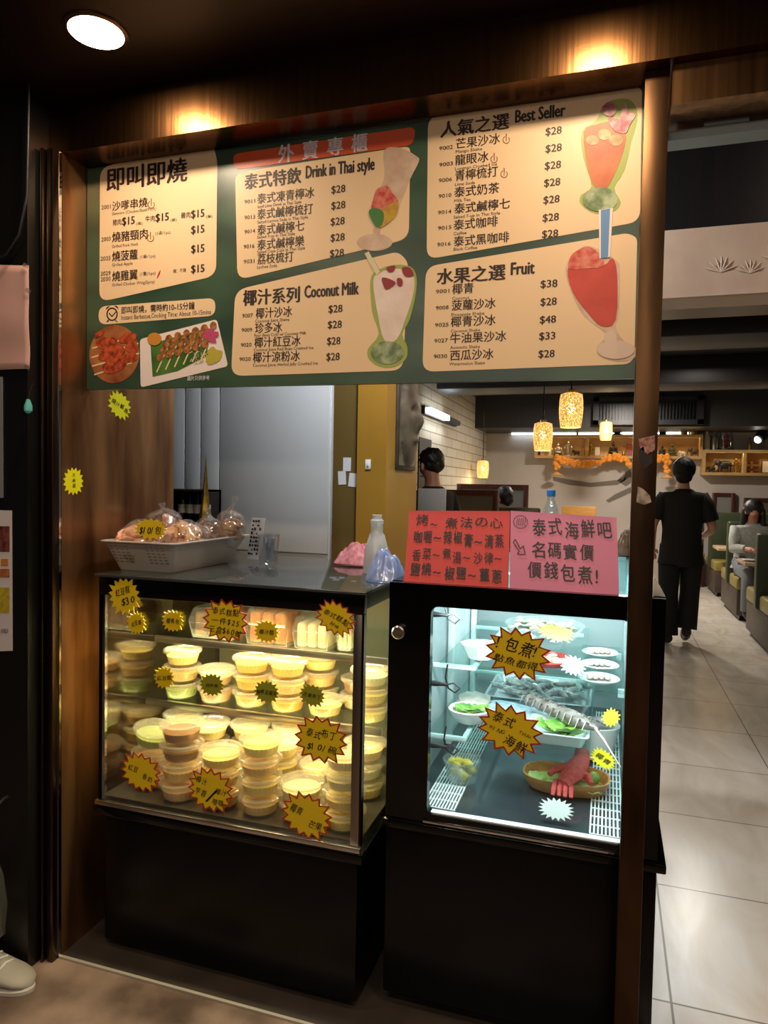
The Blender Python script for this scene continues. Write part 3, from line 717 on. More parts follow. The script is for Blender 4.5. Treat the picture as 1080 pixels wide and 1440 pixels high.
# pastry boxes on the top shelf
CLAM = glassmat('clamshell_plastic', (.97, .97, .95), .13, .06, .10, (.95, .93, .88))
def pastry_box(px0, px1, py, y, dep, h, fill, label, fillh=.75):
    a, c = P(px0, py, Y=y), P(px1, py, Y=y); w = c.x-a.x
    t = thing('pastry_box', ((a.x+c.x)/2, y+dep/2, F2), label, 'pastry box', 'clear boxes on the top shelf')
    x0, x1 = a.x, c.x
    b = MB(); b.loft([((a.x+w/2, y+dep/2, F2+.001), w*.47, dep*.47), ((a.x+w/2, y+dep/2, F2+.003), w*.48, dep*.48)], 4)
    b = MB()
    def ring(z, k): return [(x0+w*(.5-k), y+dep*(.5-k), z), (x0+w*(.5+k), y+dep*(.5-k), z), (x0+w*(.5+k), y+dep*(.5+k), z), (x0+w*(.5-k), y+dep*(.5+k), z)]
    rs = [[b.bm.verts.new(p) for p in round_corners(ring(z, k), .012, 3)] for z, k in ((F2+.001, .44), (F2+h*.5, .49), (F2+h*.53, .5), (F2+h*.56, .49), (F2+h*.95, .43), (F2+h, .40))]
    for A, B in zip(rs, rs[1:]):
        for i in range(len(A)): b.bm.faces.new((A[i], A[(i+1) % len(A)], B[(i+1) % len(A)], B[i]))
    b.bm.faces.new(rs[0][::-1]); b.bm.faces.new(rs[-1])
    b.build('clear_shell', CLAM, t, smooth=True)
    n = 3
    for i in range(n):
        b = MB(); b.bb(x0+w*(.10+i*.27), x0+w*(.10+i*.27+.25), y+dep*.1, y+dep*.9, F2+.004, F2+h*fillh); b.build('pastry', fill, t, bevel=.012, seg=3)
    return t
CAKEO = mat('orange_sponge', '#c8843c', .6, noise_to='#b06a2a', nscale=30)
CAKEB = mat('brown_layer_cake', '#8d6a44', .6, noise_to='#6b4c2e', nscale=30)
CAKEC = mat('cream_cake', '#e3d6b0', .55, noise_to='#d5c596', nscale=20)
pastry_box(340, 405, 905, 2.165, .17, .125, CAKEO, 'clear box of orange sponge pastry beside small coconut card on top shelf', .9)
pastry_box(408, 462, 908, 2.165, .17, .11, CAKEC, 'clear box of pale cream pastry, right of the orange one on top shelf', .8)
pastry_box(470, 494, 912, 2.19, .17, .10, CAKEC, 'narrow clear box of cream pastry at right end of top shelf', .7)
pastry_box(262, 328, 893, 2.18, .2, .11, CAKEB, 'clear box of brown layer cake behind the three-line price card', .85)
pastry_box(300, 338, 880, 2.40, .16, .12, CAKEC, 'clear box of cake behind brown layer cake on top shelf', .85)
# price cards on the front glass
GY = AY0-.0048
def card1(px, py, rpx, rpy, label, lines, n=15, rot=0, **kw):
    k = mpp(px, py, GY); return starburst(label, front(px, py, GY), X3, Z3, rpx*k, rpy*k, n, rot, lines, group='starburst price cards on the dessert case', **kw)
card1(175, 838, 26, 26, 'yellow starburst card reading $30 on top left corner of the dessert case', [('紅豆糕', -.05, .3, 1.0, .42), ('$30', .15, -.25, .9, .55)], 16, .28)
card1(192, 876, 16, 16, 'small yellow starburst card just below the $30 card', [('紅豆糕', 0, 0, 1.1, .45)], 16, .3)
card1(243, 873, 18, 15.5, 'small yellow starburst card alone at upper left of the glass', [('椰青包', 0, 0, 1.2, .5)], 16, .05)
card1(317, 873, 37, 31, 'red bordered card with three lines ending $60 in front of brown cake', [('泰式糕點', 0, .42, 1.15, .36), ('一件$25', .02, -.02, 1.25, .34), ('三盒$60蚊', 0, -.44, 1.45, .36)], 14, -.05, border=REDB)
card1(375, 888, 20, 16.5, 'small card with thin red edge on the orange pastry box', [('椰汁糕', 0, 0, 1.2, .5)], 16, 0)
card1(472, 869, 31, 24, 'red bordered tilted card with smile mark at the upper right corner', [('泰式糕點', 0, .12, 1.35, .42), ('好味', .1, -.4, .5, .25)], 15, -.45, border=REDB)
card1(231, 953, 17, 16, 'small yellow card beside the leftmost tubs on the middle shelf', [('紅豆糕', 0, 0, 1.4, .45)], 16, .2)
card1(298, 963, 20, 16.5, 'small olive card over pink tub on the middle shelf', [('西米糕', 0, 0, 1.0, .32)], 16, .1, card=OLIVE)
card1(375, 973, 20, 16.5, 'small olive card with five characters on mango tubs', [('椰青豆腐花', 0, 0, 1.6, .42)], 16, 0, card=OLIVE)
card1(439, 978, 20, 16.5, 'small olive card above the big pudding card', [('芒果布丁', 0, 0, 1.4, .42)], 16, -.1, card=OLIVE)
card1(451, 1040, 41, 34, 'large red bordered card reading $10 a bowl in front of right tubs', [('泰式布丁', 0, .26, 1.15, .42), ('$10/碗', .05, -.28, 1.1, .40)], 14, -.06, border=REDB)
card1(198, 1086, 34, 28, 'red bordered card with two short words at the lower left glass', [('紅豆', -.38, .05, .5, .34), ('香奶', .36, -.12, .5, .34)], 15, -.2, border=REDB)
card1(296, 1111, 37, 32, 'red bordered card split by a slash at lower centre glass', [('椰汁', -.42, .3, .5, .34), ('芋蓉', -.4, -.2, .5, .34), ('/', 0, 0, .3, 1.1), ('椰汁', .45, .1, .5, .34), ('喳喳', .38, -.4, .5, .34)], 15, -.15, border=REDB)
card1(431, 1147, 40, 33, 'red bordered card at the lower right glass below white tubs', [('椰青', -.42, .15, .5, .42), ('芒果', .4, -.2, .55, .40)], 15, -.25, border=REDB)
# cards on the bronze jamb
JX = -1.65
q = P(168, 570, X=JX); starburst('bright yellow starburst card on bronze wall just under the menu board', q+X3*.0003, Y3, Z3, .062, .047, 15, -.35, [('燒汁魷魚', 0, 0, 1.5, .42)], card=YELF, group='cards on the bronze wall')
q = P(103, 677, X=JX); starburst('upright yellow starburst card halfway up the bronze wall', q+X3*.0003, Y3, Z3, .045, .045, 15, .05, [('大', 0, .5, .3, .3), ('新', 0, .1, .35, .3), ('菜', 0, -.3, .35, .3)], card=YELF, group='cards on the bronze wall')

# ------------------------------------------------------------------ seafood display case
BX0, BX1, BY0, BY1 = -.60, .150, 1.942, 3.2
WX0, WX1, WZ0, WZ1 = -.475, .066, .600, 1.205
cb = thing('seafood_display_case', ((BX0+BX1)/2, (BY0+BY1)/2, .005), 'black framed seafood display fridge with brightly lit window', 'display case')
b = MB(); b.bb(BX0, BX1+.0, BY0+.006, BY1, .04, .548); b.build('base_cabinet', BLACK, cb, bevel=.004)
MB().bb(BX0+.03, BX1-.03, BY0+.05, BY1-.05, .005, .04).build('plinth', BLACK, cb)
b = MB(); b.bb(BX0-.004, BX1+.022, BY0-.012, BY1, .548, .572); b.build('ledge', BLACKG, cb, bevel=.004)
b = MB(); b.bb(WX0-.01, WX1+.05, BY0-.006, BY0+.004, .574, .584); b.build('steel_edge', CHROME, cb, bevel=.002)
def frame_face(b, y0, y1):
    b.bb(BX0, WX0, y0, y1, .572, 1.268); b.bb(WX1, BX1, y0, y1, .572, 1.268); b.bb(WX0, WX1, y0, y1, WZ1, 1.268); b.bb(WX0, WX1, y0, y1, .572, WZ0)
    r = .022
    for cx, cz, sx, sz in ((WX0, WZ0, 1, 1), (WX1, WZ0, -1, 1), (WX0, WZ1, 1, -1), (WX1, WZ1, -1, -1)):
        pts = [(cx, y0, cz)] + [(cx+sx*(r-r*math.cos(a)), y0, cz+sz*(r-r*math.sin(a))) for a in [PI/2*k/6 for k in range(7)]]
        b.prism(pts, Y3, y1-y0)
b = MB(); frame_face(b, BY0, BY0+.03); b.build('door_frame', BLACKG, cb)
MB().bb(WX0, WX1, BY0+.012, BY0+.017, WZ0, WZ1).build('front_glass', GLASSF, cb)
k = MB(); O = P(562, 888, Y=BY0); k.tube([O, O+Vector((0, -.004, 0)), O+Vector((0, -.018, 0)), O+Vector((0, -.021, 0))], [.014, .0195, .0195, .016], 28); k.build('door_knob', STEEL, cb, smooth=True)
STWALL = mat('pale_steel_liner', '#c3d0d2', .3, .15, noise_to='#93a5aa', nscale=3)
b = MB(); b.bb(BX0, BX0+.05, BY0+.03, BY1, .572, 1.262); b.build('side_wall', STWALL, cb)
b = MB(); b.bb(WX1+.012, WX1+.06, BY0+.03, BY1, .572, 1.262); b.build('side_wall', STWALL, cb)
b = MB(); b.bb(BX0+.05, WX1+.012, BY1-.03, BY1, .572, 1.262); b.build('rear_wall', mat('grey_rear_liner', '#9fadb0', .3, .2, noise_to='#b4c0c2', nscale=4), cb)
MB().bb(BX0+.05, WX1+.012, BY0+.03, BY1-.03, .572, .597).build('display_floor', mat('dark_steel_floor', '#56626a', .14, .7, noise_to='#46525a', nscale=5), cb)
MB().bb(BX0, BX1, BY0+.03, BY1, 1.255, 1.262).build('top_glass', glassmat('teal_top_glass', (.72, .90, .88), .12), cb)
b = MB(); b.bb(BX0, BX1, BY1-.05, BY1, 1.262, 1.27); b.bb(BX1-.03, BX1, BY0+.03, BY1, 1.255, 1.27); b.bb(BX0, BX0+.03, BY0+.03, BY1, 1.255, 1.27); b.build('top_frame', BLACKG, cb)
MB().bb(WX0, WX1, BY0+.034, BY0+.06, 1.215, 1.235).build('light_strip', mat('cool_led', '#ffffff', .4, emit=(.80, .95, 1), estr=14), cb)
light('case_led', 'AREA', ((WX0+WX1)/2, BY0+.09, 1.205), 6.5, (.86, .97, 1), rot=(math.radians(30), 0, 0), shape='RECTANGLE', size=.5, size_y=.03)
light('case_led', 'AREA', ((WX0+WX1)/2, 2.75, 1.24), 7.5, (.86, .97, 1), shape='RECTANGLE', size=.5, size_y=.04)
light('case_under_led', 'AREA', (BX1+.012, 2.6, .30), 2.2, (.80, .90, 1), rot=(0, math.radians(-55), 0), shape='RECTANGLE', size=.02, size_y=1.1)
# shelf standards, brackets, glass shelves
SH2 = ((.965, 2.26, -.06), (.775, 2.12, -.03))
b = MB()
for y in (2.10, 2.5, 2.95): b.bb(-.545, -.525, y, y+.03, .6, 1.24)
b.build('shelf_standard', WHITEMETAL, cb, bevel=.003)
for z, y0, x1 in SH2:
    sh = MB().bb(-.52, x1, y0, 3.05, z-.006, z).build('shelf', GLASSS, cb)
    b = MB(); b.bb(-.545, -.40, y0+.01, y0+.024, z-.022, z-.007); b.bb(-.545, x1-.02, 2.95, 2.964, z-.022, z-.007); b.bb(-.415, -.40, y0+.024, 2.95, z-.022, z-.007); b.build('shelf_bracket', WHITEMETAL, sh, bevel=.003)
def grille(name, x0, x1, y0, y1, z, nb, parent):
    b = MB(); w = (x1-x0)/nb
    for i in range(nb+1): b.bb(x0+i*w-.0022, x0+i*w+.0022, y0, y1, z, z+.004)
    y = y0
    while y <= y1: b.bb(x0, x1, y-.002, y+.002, z+.001, z+.0045); y += .055
    return b.build(name, WHITEMETAL, parent)
MB().bb(WX0, WX1, BY0+.008, BY0+.03, WZ0-.003, WZ0+.004).build('lower_glint', mat('pale_glint', '#e6efef', .3), cb)  # added pale strip painting the lit glass edge and LED reflection
grille('floor_grille', -.50, -.405, 1.99, 3.1, .597, 10, cb)
grille('floor_grille', -.022, .062, 1.985, 3.1, .597, 8, cb)
# black cable clips on the left standard
for i, (x, y) in enumerate(((612, 864), (612, 961), (610, 1048))):
    q = P(x, y, Y=2.06)
    t = thing('cable_clip', q, 'black clip with looped cable on left window edge, ' + ('nearest the top', 'halfway down', 'nearest the floor')[i], 'clip', 'cable clips inside the seafood fridge')
    b = MB(); b.tube([q+Vector((-.055, 0, 0)), q+Vector((.0, 0, 0)), q+Vector((.02, 0, 0)), q+Vector((.04, 0, -.001))], [.009, .009, .006, .004], 8); b.build('clip_body', mat('black_rubber', '#15171a', .45), t, smooth=True)
    b = MB(); b.tube([q+Vector(p) for p in ((.035, 0, 0), (.055, .005, .005), (.075, .01, -.01), (.06, .01, -.025), (.04, .005, -.012), (.03, .005, .02), (.035, .01, .06))], .0028, 6); b.build('cable', mat('black_rubber'), t, smooth=True)

# ------------------------------------------------------------------ arcade downlight in view
LZ = 2.72
for i, x in enumerate((-1.31,)):
    t = thing('downlight', (x, 1.55, LZ), ('round bright downlight in the dark arcade ceiling at upper left', 'downlight over the middle of menu board, outside the picture', 'downlight over the doorway, outside the picture')[i], 'ceiling light')
    MB().lathe([(.062, 0), (.070, -.006), (.080, -.004), (.082, 0)], (x, 1.55, LZ), 32).build('trim_ring', mat('lamp_ring', '#6d5238', .3, .9), t, smooth=True)
    MB().lathe([(0, -.0055), (.0705, -.0055)], (x, 1.55, LZ), 32).build('diffuser', mat('lamp_diffuser', '#ffffff', .4, emit=(1, .86, .68), estr=14), t)

# ------------------------------------------------------------------ things on the cake case
ZT = 1.246
TRAYM = mat('grey_aluminium_tray', '#beb5aa', .42, .15)
t = thing('tray', (-1.47, 2.14, ZT), 'grey rectangular tray with flared rim on the dessert case, full of cracker bags', 'tray')
def rr(x0, x1, y0, y1, z, r=.03): return [Vector(p) for p in round_corners([(x0, y0, z), (x1, y0, z), (x1, y1, z), (x0, y1, z)], r, 4)]
b = MB(); rings = []
for dx, z in ((.0, 0), (.045, .098), (.058, .100), (.058, .103), (.042, .103), (-.003, .004)):
    rings.append([b.bm.verts.new(p) for p in rr(-1.585-dx*.35, -1.365+dx, 1.985-dx*1.3, 2.36+dx, ZT+.0005+z)])
for A, B in zip(rings, rings[1:]):
    for i in range(len(A)): b.bm.faces.new((A[i], A[(i+1) % len(A)], B[(i+1) % len(A)], B[i]))
b.bm.faces.new(rings[0][::-1]); b.bm.faces.new(rings[-1])
b.build('tray_body', TRAYM, t, smooth=True)
b = MB()
for i in range(11):
    for j in range(6):
        if 3 < i < 7: continue
        z = ZT+.03+j*.011; f = (z-ZT)/.1; x = -1.575+i*.0195
        b.bb(x, x+.012, 1.9845-.058*f-.0015, 1.9845-.058*f, z, z+.004)
b.build('slot_row', mat('tray_slot', '#5d564f', .6), t)
CRK = [mat('prawn_cracker_pink', '#f0b48c', .3, noise_to='#d88f5c', nscale=26, coat=.8, bump=.6, bscale=40),
       mat('prawn_cracker_orange', '#e8a45c', .3, noise_to='#f0c498', nscale=22, coat=.8, bump=.6, bscale=36),
       mat('snack_brown', '#b08a6c', .3, noise_to='#8a6748', nscale=24, coat=.8, bump=.6, bscale=36),
       mat('crisp_tan', '#c29460', .3, noise_to='#a87840', nscale=24, coat=.8, bump=.6, bscale=36)]
BAGP = glassmat('clear_bag_plastic', (.97, .96, .94), .22, .12, .08, (.95, .9, .85))
def bag(loc, r, m, label, neck=None, rot=0):
    t = thing('cracker_bag', loc, label, 'snack bag', 'bags of crackers in the grey tray')
    c = Vector(loc)+Vector((0, 0, r[2])); R_ = Matrix.Rotation(rot, 3, 'Z')
    b = MB()
    for i in range(11):
        a = random.uniform(0, 2*PI); q = random.uniform(.15, .5); zz = random.uniform(-.45, .55)
        b.ball(c+R_ @ Vector((r[0]*q*math.cos(a), r[1]*q*math.sin(a), r[2]*zz)), (r[0]*.5, r[1]*.34, r[2]*.24), rot=Matrix.Rotation(random.uniform(0, 3), 3, Vector((random.random(), random.random(), random.random()+.1)).normalized()), jag=.55, nsc=4, sub=3)
    b.build('crackers', m, t, smooth=True)
    b = MB(); b.ball(c, r, rot=R_, jag=.13, nsc=5, sub=4); b.build('clear_bag', BAGP, t, smooth=True, angle=60)
    if neck:
        d = Vector(neck); p = c+R_ @ Vector((0, 0, r[2]*.85)); b = MB()
        b.tube([p, p+d*.5, p+d*.55, p+d], [r[0]*.35, .006, .008, (.022, .008)], 10); b.build('twisted_neck', BAGP, t, smooth=True)
bag((-1.505, 2.02, ZT+.012), (.095, .078, .078), CRK[0], 'pink cracker bag at front left of tray with the $10 card', rot=.2)
bag((-1.415, 2.13, ZT+.02), (.088, .085, .075), CRK[1], 'orange cracker bag with shiny folds at front right of tray', rot=-.5)
bag((-1.545, 2.19, ZT+.035), (.078, .078, .085), CRK[0], 'clear topped cracker bag standing highest at back left of tray', neck=(-.01, .0, .03))
bag((-1.42, 2.29, ZT+.03), (.066, .062, .072), CRK[2], 'brownish snack bag with knotted top in middle rear of tray', neck=(.0, -.01, .04))
bag((-1.335, 2.30, ZT+.06), (.058, .062, .070), CRK[3], 'tan crisp bag with thin tie standing at the right end of tray', neck=(.02, 0, .06))
k = mpp(212, 745, 1.93); starburst('yellow starburst card reading $10 a bag stuck on crackers in the tray', P(212, 744, Y=1.925), X3, Z3, 27*k, 15*k, 16, 0, [('$10/包', -.02, -.05, 1.35, .9)], card=YEL)
# drinking glass
q = P(377, 795, Z=ZT); q = Vector((q.x, min(q.y, 2.45), ZT))
t = thing('drinking_glass', q, 'clear tumbler standing on the dessert case right of the tray', 'glass')
MB().lathe([(0, .001), (.030, .001), (.033, .004), (.042, .115), (.0405, .115), (.031, .014), (0, .012)], q, 28).build('tumbler', glassmat('tumbler_glass', (.93, .95, .95), .16, .03, .06, (.8, .85, .88)), t, smooth=True)
b = MB()
for i in range(3): b.box(q+Vector((-.006+.008*i, .003*i, .062)), (.005, .022, .08), Matrix.Rotation(.18*(i-1), 3, 'Y'))
b.build('paper_slips', mat('grey_slip', '#8c949c', .5), t)
# printed folded leaflet
q = P(352, 793, Z=ZT); q.y = 2.47; q.x = P(358, 760, Y=2.47).x
t = thing('leaflet', (q.x, 2.47, ZT), 'white printed leaflet standing between the tray and the tumbler', 'leaflet')
b = MB(); b.prism([(q.x-.035, 2.475, ZT+.001), (q.x+.02, 2.465, ZT+.001), (q.x+.045, 2.475, ZT+.165), (q.x-.02, 2.485, ZT+.165)], Y3, .0015); b.build('paper', mat('white_paper', '#d9dadd', .5), t)
b = MB()
for r_ in range(9):
    for c_ in range(4):
        if random.random() < .8:
            z = ZT+.02+r_*.016; x = q.x-.028+(z-ZT)*.12+c_*.0125; y = 2.4655+(c_*-.002)+(z-ZT)*.06
            b.bb(x, x+random.uniform(.006, .010), y-.0030, y-.0024, z, z+random.uniform(.006, .011))
b.build('print', INK, t)
# golden pagoda and dark rack behind the tray
q = P(285, 705, Y=2.62)
GOLD = mat('aged_gold', '#9a7a2c', .35, .8, noise_to='#6b5420', nscale=40)
t = thing('pagoda_ornament', (q.x, 2.58, ZT), 'slim golden pagoda ornament with tall spire behind the tray', 'ornament')
zt = P(289, 637, Y=2.58).z
hh = zt-ZT
b = MB(); x = P(289, 700, Y=2.58).x
b.lathe([(0, 0), (.062, 0), (.062, .03*hh), (.052, .05*hh), (.052, .10*hh), (.044, .12*hh), (.044, .20*hh), (.034, .24*hh), (.036, .30*hh), (.026, .36*hh), (.022, .44*hh), (.016, .50*hh), (.012, .60*hh), (.008, .72*hh), (.004, .86*hh), (0, hh)], (x, 2.58, ZT), 12)
b.build('spire', GOLD, t)
b = MB()
for i in range(8):
    a = 2*PI*i/8; b.lathe([(0, 0), (.006, 0), (.004, .05), (0, .09)], (x+.054*math.cos(a), 2.58+.054*math.sin(a), ZT+.03*hh), 6)
b.build('finial', GOLD, t)
t = thing('bottle_rack', (-1.70+.11, 2.75, 1.2), 'dark low rack behind the tray holding black and white bottles', 'rack')
x0, x1 = P(240, 700, Y=2.70).x, P(286, 700, Y=2.70).x
zr = P(265, 688, Y=2.70).z
b = MB(); b.bb(x0-.2, x1, 2.70, 2.85, zr-.012, zr); b.bb(x0-.2, x1, 2.835, 2.85, zr-.15, zr); b.bb(x0-.2, x1, 2.70, 2.85, zr-.15, zr-.139); b.bb(x1-.012, x1, 2.70, 2.85, ZT-.02, zr); b.bb(x0-.2, x0-.188, 2.70, 2.85, .005, zr); b.bb(x1-.012, x1, 2.83, 2.85, .005, zr)
b.build('rack_frame', mat('dark_wood', '#1d1613', .4), t, bevel=.002)
for i in range(4):
    xx = x0+.03+i*.042
    tb = thing('small_bottle', (xx, 2.745, zr-.138), 'small dark bottle with white label in rack behind tray, ' + ('leftmost', 'second from left', 'third from left', 'rightmost')[i], 'bottle', 'bottles in the dark rack')
    MB().lathe([(0, 0), (.017, 0), (.018, .004), (.018, .08), (.008, .10), (.008, .12), (0, .12)], (xx, 2.745, zr-.138), 16).build('bottle_body', mat('dark_bottle', '#17141a', .2), tb, smooth=True)
    MB().lathe([(.0184, .03), (.0184, .07)], (xx, 2.745, zr-.138), 16).build('bottle_label', mat('white_paper'), tb, smooth=True)
# sauce bottle, cloth, blue gloves
q = P(529, 806, Z=ZT)
t = thing('squeeze_bottle', q, 'frosted white squeeze bottle without cap on the right of the dessert case', 'bottle')
hb = P(537, 724, Y=q.y).z-ZT
MB().lathe([(0, .001), (.043, .001), (.046, .006), (.046, hb*.18), (.040, hb*.42), (.026, hb*.66), (.021, hb*.70), (.021, hb*.84), (.023, hb*.86), (.023, hb*.9), (.017, hb*.93), (.015, hb*.97), (.017, hb), (0, hb)], q, 28).build('bottle_body', glassmat('frosted_plastic', (.9, .9, .9), .08, .25, .72, (.86, .85, .82)), t, smooth=True)
def cloth(name, pts, m, label, cat, amp=.03, base=ZT, seed=1):
    """crumpled cloth heap over an outline of (cx, cy, rx, ry, h)"""
    cx, cy, rx, ry, h = pts
    t = thing(name, (cx, cy, base), label, cat)
    def fn(u, v):
        a = u*2*PI; r = v
        k = 1+.25*noise.noise(Vector((math.cos(a)*1.5, math.sin(a)*1.5, seed)))
        x, y = r*math.cos(a)*k, r*math.sin(a)*k
        z = h*max(0, 1-r**1.6)*(1+.3*noise.noise(Vector((x*2, y*2, seed+5))))+amp*abs(noise.noise(Vector((x*2.6, y*4, seed))))*(1-r**3)+amp*.25*abs(noise.noise(Vector((x*7, y*7, seed+2))))*(1-r**3)
        z += (.010*math.sin(a*6+4*noise.noise(Vector((x, y, seed+8))))+.006*math.sin(a*13+seed))*min(1, r*2)*(1-r**3)+.010*(1-r**3)
        return (cx+x*rx, cy+y*ry, base+.002+max(0, z))
    b = MB(); b.grid(fn, 56, 22); bmesh.ops.remove_doubles(b.bm, verts=b.bm.verts, dist=1e-5)
    o = b.build(name+'_folds', m, t, smooth=True, angle=80)
    s_ = o.modifiers.new('s', 'SOLIDIFY'); s_.thickness = .003; s_.offset = 1
    return t
q = P(497, 795, Z=ZT)
cloth('cleaning_cloth', (-.885, 2.49, .10, .075, .055), mat('pink_cloth', '#b5646a', .8, noise_to='#cf8a8c', nscale=60), 'crumpled pink cleaning cloth left of the squeeze bottle', 'cloth', .035)
cloth('blue_glove', (-.665, 2.10, .062, .06, .075), glassmat('blue_film', (.75, .83, .95), .12, .2, .6, (.50, .62, .88)), 'crumpled pale blue plastic glove between the bottle and red sign', 'glove', .03, seed=4)

# ------------------------------------------------------------------ handwritten signs on the seafood case
def sign(name, label, quad, m, lines, Y0):
    """quad: bottom left, bottom right, top right, top left picked on the leaning sheet"""
    bl, br, tr, tl = quad
    t = thing(name, (bl+br)/2, label, 'sign', 'handwritten signs on the seafood case')
    u = (br-bl); v = (tl-bl); n = u.cross(v).normalized(); tr = tr-n*(tr-bl).dot(n); U = u.normalized(); V = v.normalized()
    b = MB(); b.prism([bl, br, tr, tl], -n, .0015); b.build('card', m, t)
    b = MB(); Wd, Hd = u.length, v.length
    rnd = random.Random(label)
    for body, x, y, w, h, bo in lines:
        k = len(body); cw = w*Wd/k
        for i, ch in enumerate(body):
            a = rnd.uniform(-.05, .05)
            if ch != ' ': b.text(ch, bl+n*.0016 + U*(x*Wd+cw*(i+.06)) + V*(y*Hd+rnd.uniform(-.006, .006)), U*math.cos(a)+V*math.sin(a), V*math.cos(a)-U*math.sin(a), 0, 0, w=min(cw*.84, glyphs(ch, 0)[2]*h*Hd*(1.0 if ord(ch) < 128 else 9)), h=h*Hd*rnd.uniform(.95, 1.05), bold=bo)
    b.build('handwriting', PEN, t)
    return t, bl, U, V, n, Wd, Hd
def lean(px, py, Yb, zb, top=False): return None
zS = 1.2685
def sq(p): return P(p[0], p[1], Y=p[2])
REDC = mat('red_card', '#bb3028', .55); PINKC = mat('pink_card', '#bd6a84', .55)
def grounded(v, z): w = v.copy(); w.z = z; return w
rq = [grounded(sq((568, 814, 1.965)), zS), grounded(sq((715, 822, 1.965)), zS), sq((717, 718, 2.06)), sq((576, 718, 2.06))]
sign('cooking_sign', 'red handwritten sign of cooking styles, left of the two leaning on seafood case', rq, REDC,
     [('烤~煮法の心', .07, .79, .88, .17, .01), ('咖喱~辣椒膏~清蒸', .06, .55, .90, .19, .02), ('香菜~煮湯~沙律~', .06, .32, .90, .17, .01), ('鹽燒~椒鹽~薑蔥', .05, .09, .90, .19, .02)], 2)
pq = [grounded(sq((717, 822, 1.963)), zS), grounded(sq((871, 831, 1.963)), zS), sq((867, 729, 2.06)), sq((718, 718, 2.06))]
t, bl, U, V, n, Wd, Hd = sign('seafood_sign', 'pink handwritten Thai seafood bar sign with arrow, right of the two signs', pq, PINKC,
     [('泰式海鮮吧', .21, .70, .77, .24, .012), ('名碼實價', .20, .43, .60, .22, .012), ('價錢包煮!', .16, .14, .78, .23, .012)], 2)
b = MB()
def stroke(b, pts, w=.0022):
    for (x0, y0), (x1, y1) in zip(pts, pts[1:]):
        A = bl+U*x0*Wd+V*y0*Hd+n*.002; B = bl+U*x1*Wd+V*y1*Hd+n*.002
        d = (B-A).normalized().cross(n)*w*.5
        b.prism([A+d, B+d, B-d, A-d], n, .0004)
stroke(b, [(.05, .62), (.10, .50), (.13, .54), (.145, .43), (.07, .43), (.09, .47), (.03, .58), (.05, .62)])
for k in range(5): stroke(b, [(.06+.02*k, .80), (.07+.02*k, .90)], .0014)
stroke(b, [(x, y) for x, y in ell(.10, .85, .07, .085, 14)]+[(.17, .85)], .0014)
b.build('drawn_arrow', PEN, t)
# paper lying under the signs
t = tag(MB().bb(-.33, .045, 1.957, 2.02, 1.2625, 1.2665).build('paper_sheet', mat('white_paper')), 'white paper edge lying beneath the pink sign', 'paper') if False else None
# water bottle on the case
q = Vector((P(775, 700, Y=2.6).x, 2.6, 1.262))
t = thing('water_bottle', q, 'clear water bottle with blue cap behind the pink sign', 'bottle')
hb = P(775, 689, Y=2.6).z-q.z
MB().lathe([(0, .001), (.028, .001), (.031, .006), (.031, .05), (.029, .055), (.031, .06), (.031, hb*.62), (.027, hb*.74), (.013, hb*.88), (.013, hb*.92), (0, hb*.92)], q, 24).build('bottle_body', glassmat('pet_plastic', (.93, .96, .97), .18, .04, .05, (.9, .95, 1)), t, smooth=True)
MB().lathe([(0, hb*.915), (.015, hb*.915), (.0155, hb*.92), (.0155, hb*.995), (.014, hb), (0, hb)], q, 24).build('cap', mat('blue_cap', '#2a78c8', .4), t, smooth=True)
# brown bag on the rear edge of the case
q = Vector((P(882, 755, Y=3.08).x, 3.08, 1.27))
t = cloth('brown_bag', (q.x, 3.10, .05, .045, .085), mat('brown_leather', '#4a3626', .5, noise_to='#6a5038', nscale=30), 'crumpled brown bag on the rear edge of seafood case beside the post', 'bag', .03, base=1.271, seed=9)

# ------------------------------------------------------------------ inside the seafood case
ZF = .6025
def star2(px, py, rpx, rpy, Y, label, card, lines=(), rot=0, n=16):
    k = mpp(px, py, Y); return starburst(label, P(px, py, Y=Y), X3, (Z3+Y3*.5).normalized(), rpx*k, rpy*k, n, rot, list(lines), card=card, squash=.72, group='starburst cards in and on the seafood case')
kk = BY0-.0006+.012
def card2(px, py, rpx, rpy, label, lines, rot):
    k = mpp(px, py, kk); return starburst(label, P(px, py, Y=kk), X3, Z3, rpx*k, rpy*k, 14, rot, lines, border=REDB, group='starburst cards in and on the seafood case', squash=.76)
card2(728, 919, 47, 37, 'upper red bordered card on the seafood window offering free cooking', [('!包煮!', -.02, .28, 1.35, .6), ('點魚都得', -.02, -.32, 1.35, .32)], -.18)
card2(717, 1027, 47, 36, 'lower red bordered card on the window lettered THAI and seafood', [('泰式', -.28, .32, .68, .46), ('THAI', .48, .10, .46, .20), ('WING', -.36, -.16, .50, .24), ('海鮮', .26, -.38, .72, .46)], -.32)
BOWLC = glassmat('clear_bowl_plastic', (.95, .98, .98), .16, .05, .12, (.85, .95, .97))
SHELLM = [mat('mussel_green', '#6f7a5a', .35, noise_to='#3d4a3a', nscale=40), mat('clam_tan', '#b5a58a', .4, noise_to='#8a7862', nscale=40), mat('clam_white', '#d5d2c4', .4, noise_to='#a8a698', nscale=40)]
def bowl(name, c, r, h, m, label, group=None, seg=32, flat=.55):
    t = thing(name, c, label, 'bowl' if 'bowl' in name else 'plate', group)
    MB().lathe([(0, .002), (r*flat, .002), (r*flat+.004, .004), (r*.86, h*.62), (r, h), (r-.004, h+.003), (r*.84, h*.64), (r*flat, .008), (0, .007)], c, seg).build('vessel', m, t, smooth=True)
    return t
